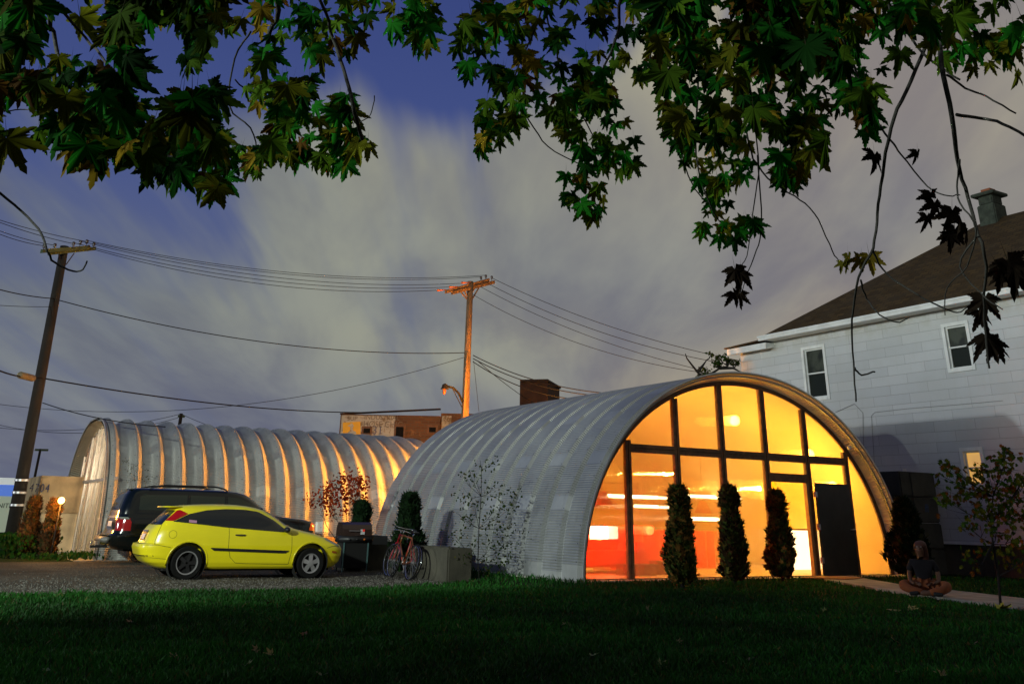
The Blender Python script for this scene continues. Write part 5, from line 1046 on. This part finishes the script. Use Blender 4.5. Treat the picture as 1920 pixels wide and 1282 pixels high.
smalltree('birch_sapling','thin birch sapling with sparse small leaves beside the big hut shell',b0,3,[stem],crownpx(b0,[(905,872,16,20),(930,862,14,12),(880,885,14,12),(865,890,10,6),(895,900,18,20),(925,915,20,26),(950,925,20,26),(870,930,20,22),(890,945,20,24),(930,950,24,36),(960,950,20,24),(855,960,18,14),(880,975,22,28),(920,985,24,36),(955,985,24,30),(850,1000,18,14),(880,1015,22,26),(925,1020,26,40),(955,1020,22,30),(870,1040,18,16),(930,1050,24,36),(910,1065,20,22),(950,1050,14,14)],.35),BI,.062,SM,.014)
b0=W(-5.75,8.4,GZ); 
st=[[(0,0,0),tuple(at(660,990,b0[1])-b0),tuple(at(672,950,b0[1])-b0),tuple(at(680,905,b0[1])-b0)],[(0,0,0),tuple(at(632,975,b0[1])-b0),tuple(at(620,930,b0[1])-b0)],[(.05,0,0),tuple(at(650,975,b0[1])-b0),tuple(at(645,920,b0[1])-b0)],[(-.1,0,0),tuple(at(612,985,b0[1])-b0),tuple(at(600,935,b0[1])-b0)],[(.1,0,0),tuple(at(668,985,b0[1])-b0),tuple(at(655,900,b0[1])-b0)]]
RED=[((.30,.035,.012),3),((.42,.07,.018),2),((.16,.025,.012),2)]
smalltree('red_maple_sapling','small red leaved maple with many thin stems before the lit rear hut',b0,2,st,crownpx(b0,[(655,895,16,40),(670,905,16,50),(683,900,12,30),(640,905,18,50),(625,915,18,50),(610,925,18,44),(595,932,14,26),(580,938,10,14),(650,920,22,70),(675,920,16,44),(630,935,20,60),(655,938,20,56),(610,945,16,34),(640,950,16,26),(680,935,10,16),(600,950,10,8),(620,960,10,8)],.3),RED,.085,SM,.012)
b0=W(-10.45,10.9,GZ); stem=[(0,0,0),tuple(at(258,960,b0[1])-b0),tuple(at(250,870,b0[1])-b0)]
smalltree('bare_sapling','spindly sapling with few leaves against the left ribs of the rear hut',b0,3,[stem],crownpx(b0,[(236,862,8,12),(240,880,8,10),(262,880,12,20),(250,900,12,14),(275,900,10,14),(282,920,8,10),(258,925,12,14),(240,915,8,8),(270,945,10,8)],.1),BI,.04,SM,.012)
b0=np.array([*at(1330,700,32)[:2],0.]); stem=[(0,0,0),(0,0,at(1310,720,32)[2])]; 
zz=lambda x,y:tuple(at(x,y,32)-b0)
smalltree('garden_tree','small half bare tree showing between the big hut and the white house','',1,[[(0,0,0),zz(1318,720),zz(1310,700),zz(1298,685),zz(1288,672),zz(1285,663)],[zz(1318,720),zz(1335,700),zz(1350,690),zz(1365,686)],[zz(1308,697),zz(1318,685),zz(1325,675)],[zz(1350,690),zz(1375,690),zz(1390,698)]],crownpx(b0,[(1320,694,7,34),(1314,704,7,30),(1325,702,6,20),(1342,680,7,34),(1346,670,6,24),(1334,664,5,16),(1348,685,6,26),(1358,668,6,24),(1366,677,6,24),(1376,680,6,20),(1330,706,5,14),(1384,678,4,10)],.3),[((.02,.05,.008),1),((.05,.06,.01),.5)],.09,SM,.09,cat='tree') if 0 else smalltree('garden_tree','small half bare tree showing between the big hut and the white house',b0,1,[[(0,0,0),zz(1318,720),zz(1310,700),zz(1298,685),zz(1288,672),zz(1285,663)],[zz(1318,720),zz(1335,700),zz(1350,690),zz(1365,686)],[zz(1308,697),zz(1318,685),zz(1325,675)],[zz(1350,690),zz(1375,690),zz(1390,698)]],crownpx(b0,[(1320,694,7,34),(1314,704,7,30),(1325,702,6,20),(1342,680,7,34),(1346,670,6,24),(1334,664,5,16),(1348,685,6,26),(1358,668,6,24),(1366,677,6,24),(1376,680,6,20),(1330,706,5,14),(1384,678,4,10)],.3),[((.02,.05,.008),1),((.05,.06,.01),.5)],.11,SM,.06)
# ------------------------------------------------------------------ seated person
pp=pg(1737,1116,.04); ps=wthing('person','person sitting cross legged on the path in dark top and orange lit trousers','person',W(pp[0],pp[1],.05))
fwd=CP-W(pp[0],pp[1],0); fwd[2]=0; fwd/=np.linalg.norm(fwd); ang=math.atan2(fwd[1],fwd[0])+.0
ps.rotation_euler=(0,0,ang+PI/2)      # local -y faces the camera
def skin(name,nodes,edges,mat,parent,sub=2):
    me=bpy.data.meshes.new(name); me.from_pydata([n[:3] for n in nodes],edges,[]); o=bpy.data.objects.new(name,me); SC.collection.objects.link(o)
    md=o.modifiers.new('s','SKIN'); md.use_smooth_shade=True
    for i,n in enumerate(nodes): me.skin_vertices[0].data[i].radius=(n[3],n[4] if len(n)>4 else n[3])
    me.skin_vertices[0].data[0].use_root=True
    m2=o.modifiers.new('u','SUBSURF'); m2.levels=sub; m2.render_levels=sub; dg=bpy.context.evaluated_depsgraph_get(); dg.update(); me2=bpy.data.meshes.new_from_object(o.evaluated_get(dg)); bpy.data.objects.remove(o)
    me2.materials.clear(); me2.materials.append(mat); me2.polygons.foreach_set('use_smooth',[True]*len(me2.polygons)); q=bpy.data.objects.new(name,me2); SC.collection.objects.link(q); q.parent=parent; return q
m_skin=shade('skin',(.13,.06,.03),.6,var=.1,vs=8); m_top=shade('dark_shirt',(.004,.003,.005),.9); m_trs=shade('tan_trousers',(.24,.065,.015),.85,var=.15,vs=6); m_hair=shade('auburn_hair',(.07,.02,.008),.7)
LE=.0
N_=[(0,.02,.13,.14,.11),(0,.0,.30,.12,.09),(-.0,-.03,.46,.145,.09),(0,-.03,.53,.06,.055),(0,-.06,.60,.045,.045),(-.01,-.09,.68,.075,.085),(-.01,-.09,.755,.072,.08),
 (-.15,-.02,.49,.05),(-.22,-.01,.34,.042),(-.22,-.16,.20,.034),(-.16,-.26,.17,.026),
 (.15,-.02,.49,.05),(.23,.0,.34,.042),(.22,-.16,.21,.034),(.14,-.26,.18,.026),
 (-.11,-.02,.12,.085),(-.36,-.22,.15,.07),(-.22,-.34,.08,.052),(.0,-.36,.05,.042),(.09,-.38,.05,.034),
 (.11,-.02,.12,.085),(.36,-.20,.15,.07),(.24,-.40,.08,.052),(.02,-.44,.05,.042),(-.09,-.44,.045,.034)]
Ed=[(0,1),(1,2),(2,3),(3,4),(4,5),(5,6),(2,7),(7,8),(8,9),(9,10),(2,11),(11,12),(12,13),(13,14),(0,15),(15,16),(16,17),(17,18),(18,19),(0,20),(20,21),(21,22),(22,23),(23,24)]
bd_=skin('body',N_,Ed,m_skin,ps)
g_=.014
skin('shirt',[(0,.02,.12,.155,.125),(0,.0,.30,.14,.11),(0,-.03,.47,.158,.105),(0,-.03,.53,.075,.07),(-.16,-.02,.49,.066),(-.225,-.01,.35,.058),(.16,-.02,.49,.066),(.235,.0,.35,.058)],[(0,1),(1,2),(2,3),(2,4),(4,5),(2,6),(6,7)],m_top,ps)
skin('trousers',[(0,.02,.12,.15,.125),(-.12,-.04,.13,.10),(-.37,-.22,.155,.085),(-.22,-.345,.085,.066),(-.03,-.365,.06,.052),(.12,-.04,.13,.10),(.37,-.20,.155,.085),(.24,-.405,.085,.066),(.04,-.44,.06,.052)],[(0,1),(1,2),(2,3),(3,4),(0,5),(5,6),(6,7),(7,8)],m_trs,ps)
skin('hair',[(-.0,-.075,.815,.095,.10),(.01,-.045,.755,.118,.105),(.02,-.0,.68,.115,.085),(.03,.03,.58,.11,.075),(.04,.05,.48,.09,.05)],[(0,1),(1,2),(2,3),(3,4)],m_hair,ps)
for sx in(-1,1):
    fx=sx*.0
    sh=skin('shoe',[(-sx*-.11,-.40 if sx<0 else -.46,.045,.045,.038),(-sx*-.19,-.41 if sx<0 else -.47,.04,.042,.034),(-sx*-.26,-.42 if sx<0 else -.47,.035,.034,.026)],[(0,1),(1,2)],shade('dark_shoe',(.01,.01,.008),.7),ps)
    bx_=-.13 if sx<0 else .11; by_=-.285
    for k_ in range(4): 
        o_=(k_-1.5)*.019; P=[(bx_-sx*.01+o_*.6,by_-.01,.185+o_*.2),(bx_-sx*.035+o_*.6,by_-.045+.004*k_,.185+o_*.3),(bx_-sx*.055+o_*.5,by_-.06,.165+o_*.3),(bx_-sx*.06+o_*.5,by_-.055,.148+o_*.3)]; skin('finger',[(*P[0],.010),(*P[1],.009),(*P[2],.008),(*P[3],.007)],[(0,1),(1,2),(2,3)],m_skin,ps,1)
    skin('thumb',[(bx_+sx*.01,by_,.19,.011),(bx_+sx*.0,by_-.03,.205,.010),(bx_-sx*.02,by_-.055,.20,.008)],[(0,1),(1,2)],m_skin,ps,1)
fc_=MB(); fc_.ball((-.01,-.178,.715),(.012,.018,.020),10); fc_.build('nose',m_skin,ps,True)
for sx in(-1,1): MB().ball((-.01+sx*.030,-.160,.735),(.012,.008,.007),8).build('eye',shade('eye_white',(.35,.33,.3),.3),ps,True); MB().ball((-.01+sx*.078,-.09,.715),(.010,.018,.028),8).build('ear',m_skin,ps,True)
MB().ball((-.01,-.168,.682),(.024,.008,.006),8).build('mouth',shade('lips',(.25,.08,.06),.5),ps,True)
# ------------------------------------------------------------------ grass and fallen leaves
def inpath(u,v):
    l=np.interp(-v,[.42,1.6,3.2,5,7.4,11],[1.33,.55,-.35,-1.2,-2.05,-3.2]); r_=np.interp(-v,[.42,1.7,3.1,4.9,7.2,10.6],[2.62,1.75,.95,.35,-.45,-1.5]); return (u>l-.02)&(u<r_+.02)
def grassmesh(n,lo,hi,hmin,hmax,name,seed,amax=.60):
    r=np.random.default_rng(seed); d=np.exp(r.uniform(np.log(lo),np.log(hi),n)); a=r.uniform(-amax,amax,n); X=d*np.sin(a); Y_=d*np.cos(a)
    U=(X-ORG[0])*E1[0]+(Y_-ORG[1])*E1[1]; V=(X-ORG[0])*E2[0]+(Y_-ORG[1])*E2[1]
    ok=(V<edge(U)+.05)|((U>-5.6)&(U<-4.95)&(V<6)); ok&=~((np.abs(U)<5.08)&(V>-.42)); ok&=~inpath(U,V); ok&=(U<6.9)
    X,Y_,U,V,d=X[ok],Y_[ok],U[ok],V[ok],d[ok]; n=len(X); z=gz(U,V); clump=.5+.5*np.sin(U*2.1+np.sin(V*1.7)*2)*np.sin(V*2.6+np.sin(U*1.3)*2)
    h=r.uniform(hmin,hmax,n)*(.65+.7*clump)*(1+.9*((np.abs(U+5.2)<.35)&(V>-1))); w_=.0022+.00055*d; th=r.uniform(0,2*PI,n); lean=r.normal(0,.45,(n,2))*h[:,None]
    Vv=np.zeros((n,4,3)); cx,sx=np.cos(th)*w_,np.sin(th)*w_
    Vv[:,0]=np.stack([X-cx,Y_-sx,z-.01],1); Vv[:,1]=np.stack([X+cx,Y_+sx,z-.01],1); Vv[:,2]=np.stack([X+cx*.6+lean[:,0]*.45,Y_+sx*.6+lean[:,1]*.45,z+h*.6],1); Vv[:,3]=np.stack([X+lean[:,0],Y_+lean[:,1],z+h],1)
    i=np.arange(n)*4; F_=np.stack([i,i+1,i+2,i,i+2,i+3],1).reshape(-1,3); me=bpy.data.meshes.new(name); me.vertices.add(n*4); me.vertices.foreach_set('co',Vv.astype(np.float32).ravel()); me.loops.add(len(F_)*3); me.loops.foreach_set('vertex_index',F_.astype(np.int32).ravel()); me.polygons.add(len(F_)); me.polygons.foreach_set('loop_start',np.arange(0,len(F_)*3,3,dtype=np.int32)); me.update(calc_edges=True)
    k=r.uniform(.6,1.5,n); y=r.random(n)<.05; pt=.55+.9*np.clip(.5+.5*np.sin(X*.9+2*np.sin(Y_*.5))*np.sin(Y_*.8+1.3),0,1); k=k*pt; c=np.stack([.010*k,.066*k,.006*k],1); c[y]=np.stack([.05*k,.05*k,.012*k],1)[y]; arr=np.ones((n,4,4),np.float32); arr[:,:,:3]=c[:,None,:]; at_=me.color_attributes.new('col','FLOAT_COLOR','POINT'); at_.data.foreach_set('color',arr.ravel())
    me.materials.append(shade('grass_blade',rough=.6,attr='col',trans=.35,spec=.2)); o=bpy.data.objects.new(name,me); SC.collection.objects.link(o); return o
tag(grassmesh(190000,6.3,27,.035,.075,'lawn_grass',3),'short green lawn grass in front of the glazed hut','grass',kind='stuff')
# weeds at the left pole
L_=Leaves(); wd_=wthing('weeds','x','plant',(0,0,0)); bpy.data.objects.remove(wd_)
for i in range(1600):
    x=rng.uniform(-30,40) if i<1200 else rng.uniform(60,190); y=1052-rng.random()**1.5*(34 if i<1200 else 9)*(1 if x<30 else .6); q=pg(min(x,200),1046 if x<50 else 1050,GZ); w_=W(*q)+np.array([rng.normal(0,.3),rng.uniform(-.6,1.8),0]); L_.add(np.array([w_[0],w_[1],GZ+rng.uniform(0,.55 if i<1200 else .12)]),rng.uniform(.05,.14),np.array([rng.normal(0,.6),rng.normal(0,.5),1.]),np.array([rng.normal(0,.5),-1,.3]),pick([((.012,.05,.008),2),((.03,.05,.01),1)]),shape=SM,stem=False)
o=L_.build('weeds',m_leaf,None); tag(o,'tangle of green weeds at the foot of the leaning pole','plants',kind='stuff')
fl=[]
def fallen(x,y,s_,col,label,group=None):
    p=W(*pg(x,y,.03)); L_=Leaves(); a=rng.uniform(0,6.3); L_.add(np.zeros(3),s_,np.array([math.cos(a),math.sin(a),rng.normal(0,.12)]),np.array([rng.normal(0,.35),rng.normal(0,.35)-.45,1.]),col,curl=-.35,stem=False)
    o=L_.build('fallen_leaf',shade('fallen_leaf_tissue',rough=.6,attr='col'),None); o.location=tuple(p); return tag(o,label,'leaf',group)
PALE=(.34,.30,.09)
fallen(1668,1141,.16,PALE,'pale leaf on the lawn before the seated person, left of a pair'); fallen(1706,1140,.12,PALE,'smaller pale leaf on the lawn before the seated person, right of a pair'); fallen(1877,1141,.19,(.5,.48,.04),'large bright yellow leaf at the foot of the oak sapling')
SPOTS=[(246,1165),(573,1133),(504,1130),(573,1187),(482,1217),(509,1225),(90,1254),(462,1247),(605,1265),(731,1120),(1214,1141),(1271,1202),(1112,1228),(1360,1242),(1546,1144),(1678,1200),(1688,1257),(1770,1263),(1404,1233),(1061,1170),(1500,1157),(1391,1180),(1240,1245),(860,1175),(330,1230),(1820,1210)]
FEAT=[(60,'the left edge of the lot'),(348,"the yellow car's rear wheel"),(585,"the yellow car's front wheel"),(760,'the bicycles'),(900,'the birch sapling'),(1095,'the left glazed corner'),(1280,'the widest slim shrub'),(1390,'the middle slim shrub'),(1500,'the doorway shrub'),(1740,'the seated person'),(1880,'the oak sapling')]
cols={}
for x,y in SPOTS: cols.setdefault(min(FEAT,key=lambda f:abs(f[0]-x))[1],[]).append((y,x))
ORD=['nearest it','second nearest it','third nearest it','fourth nearest it','fifth nearest it','sixth nearest it']
for ft,l_ in cols.items():
    l_.sort()
    for i,(y,x) in enumerate(l_):
        fallen(x,min(y,1276),rng.uniform(.05,.085),(.18*rng.uniform(.5,1.2),.16*rng.uniform(.6,1.1),.035),'small pale leaf on the lawn before '+ft+('' if len(l_)==1 else ', '+ORD[i]),'small fallen leaves on the lawn')
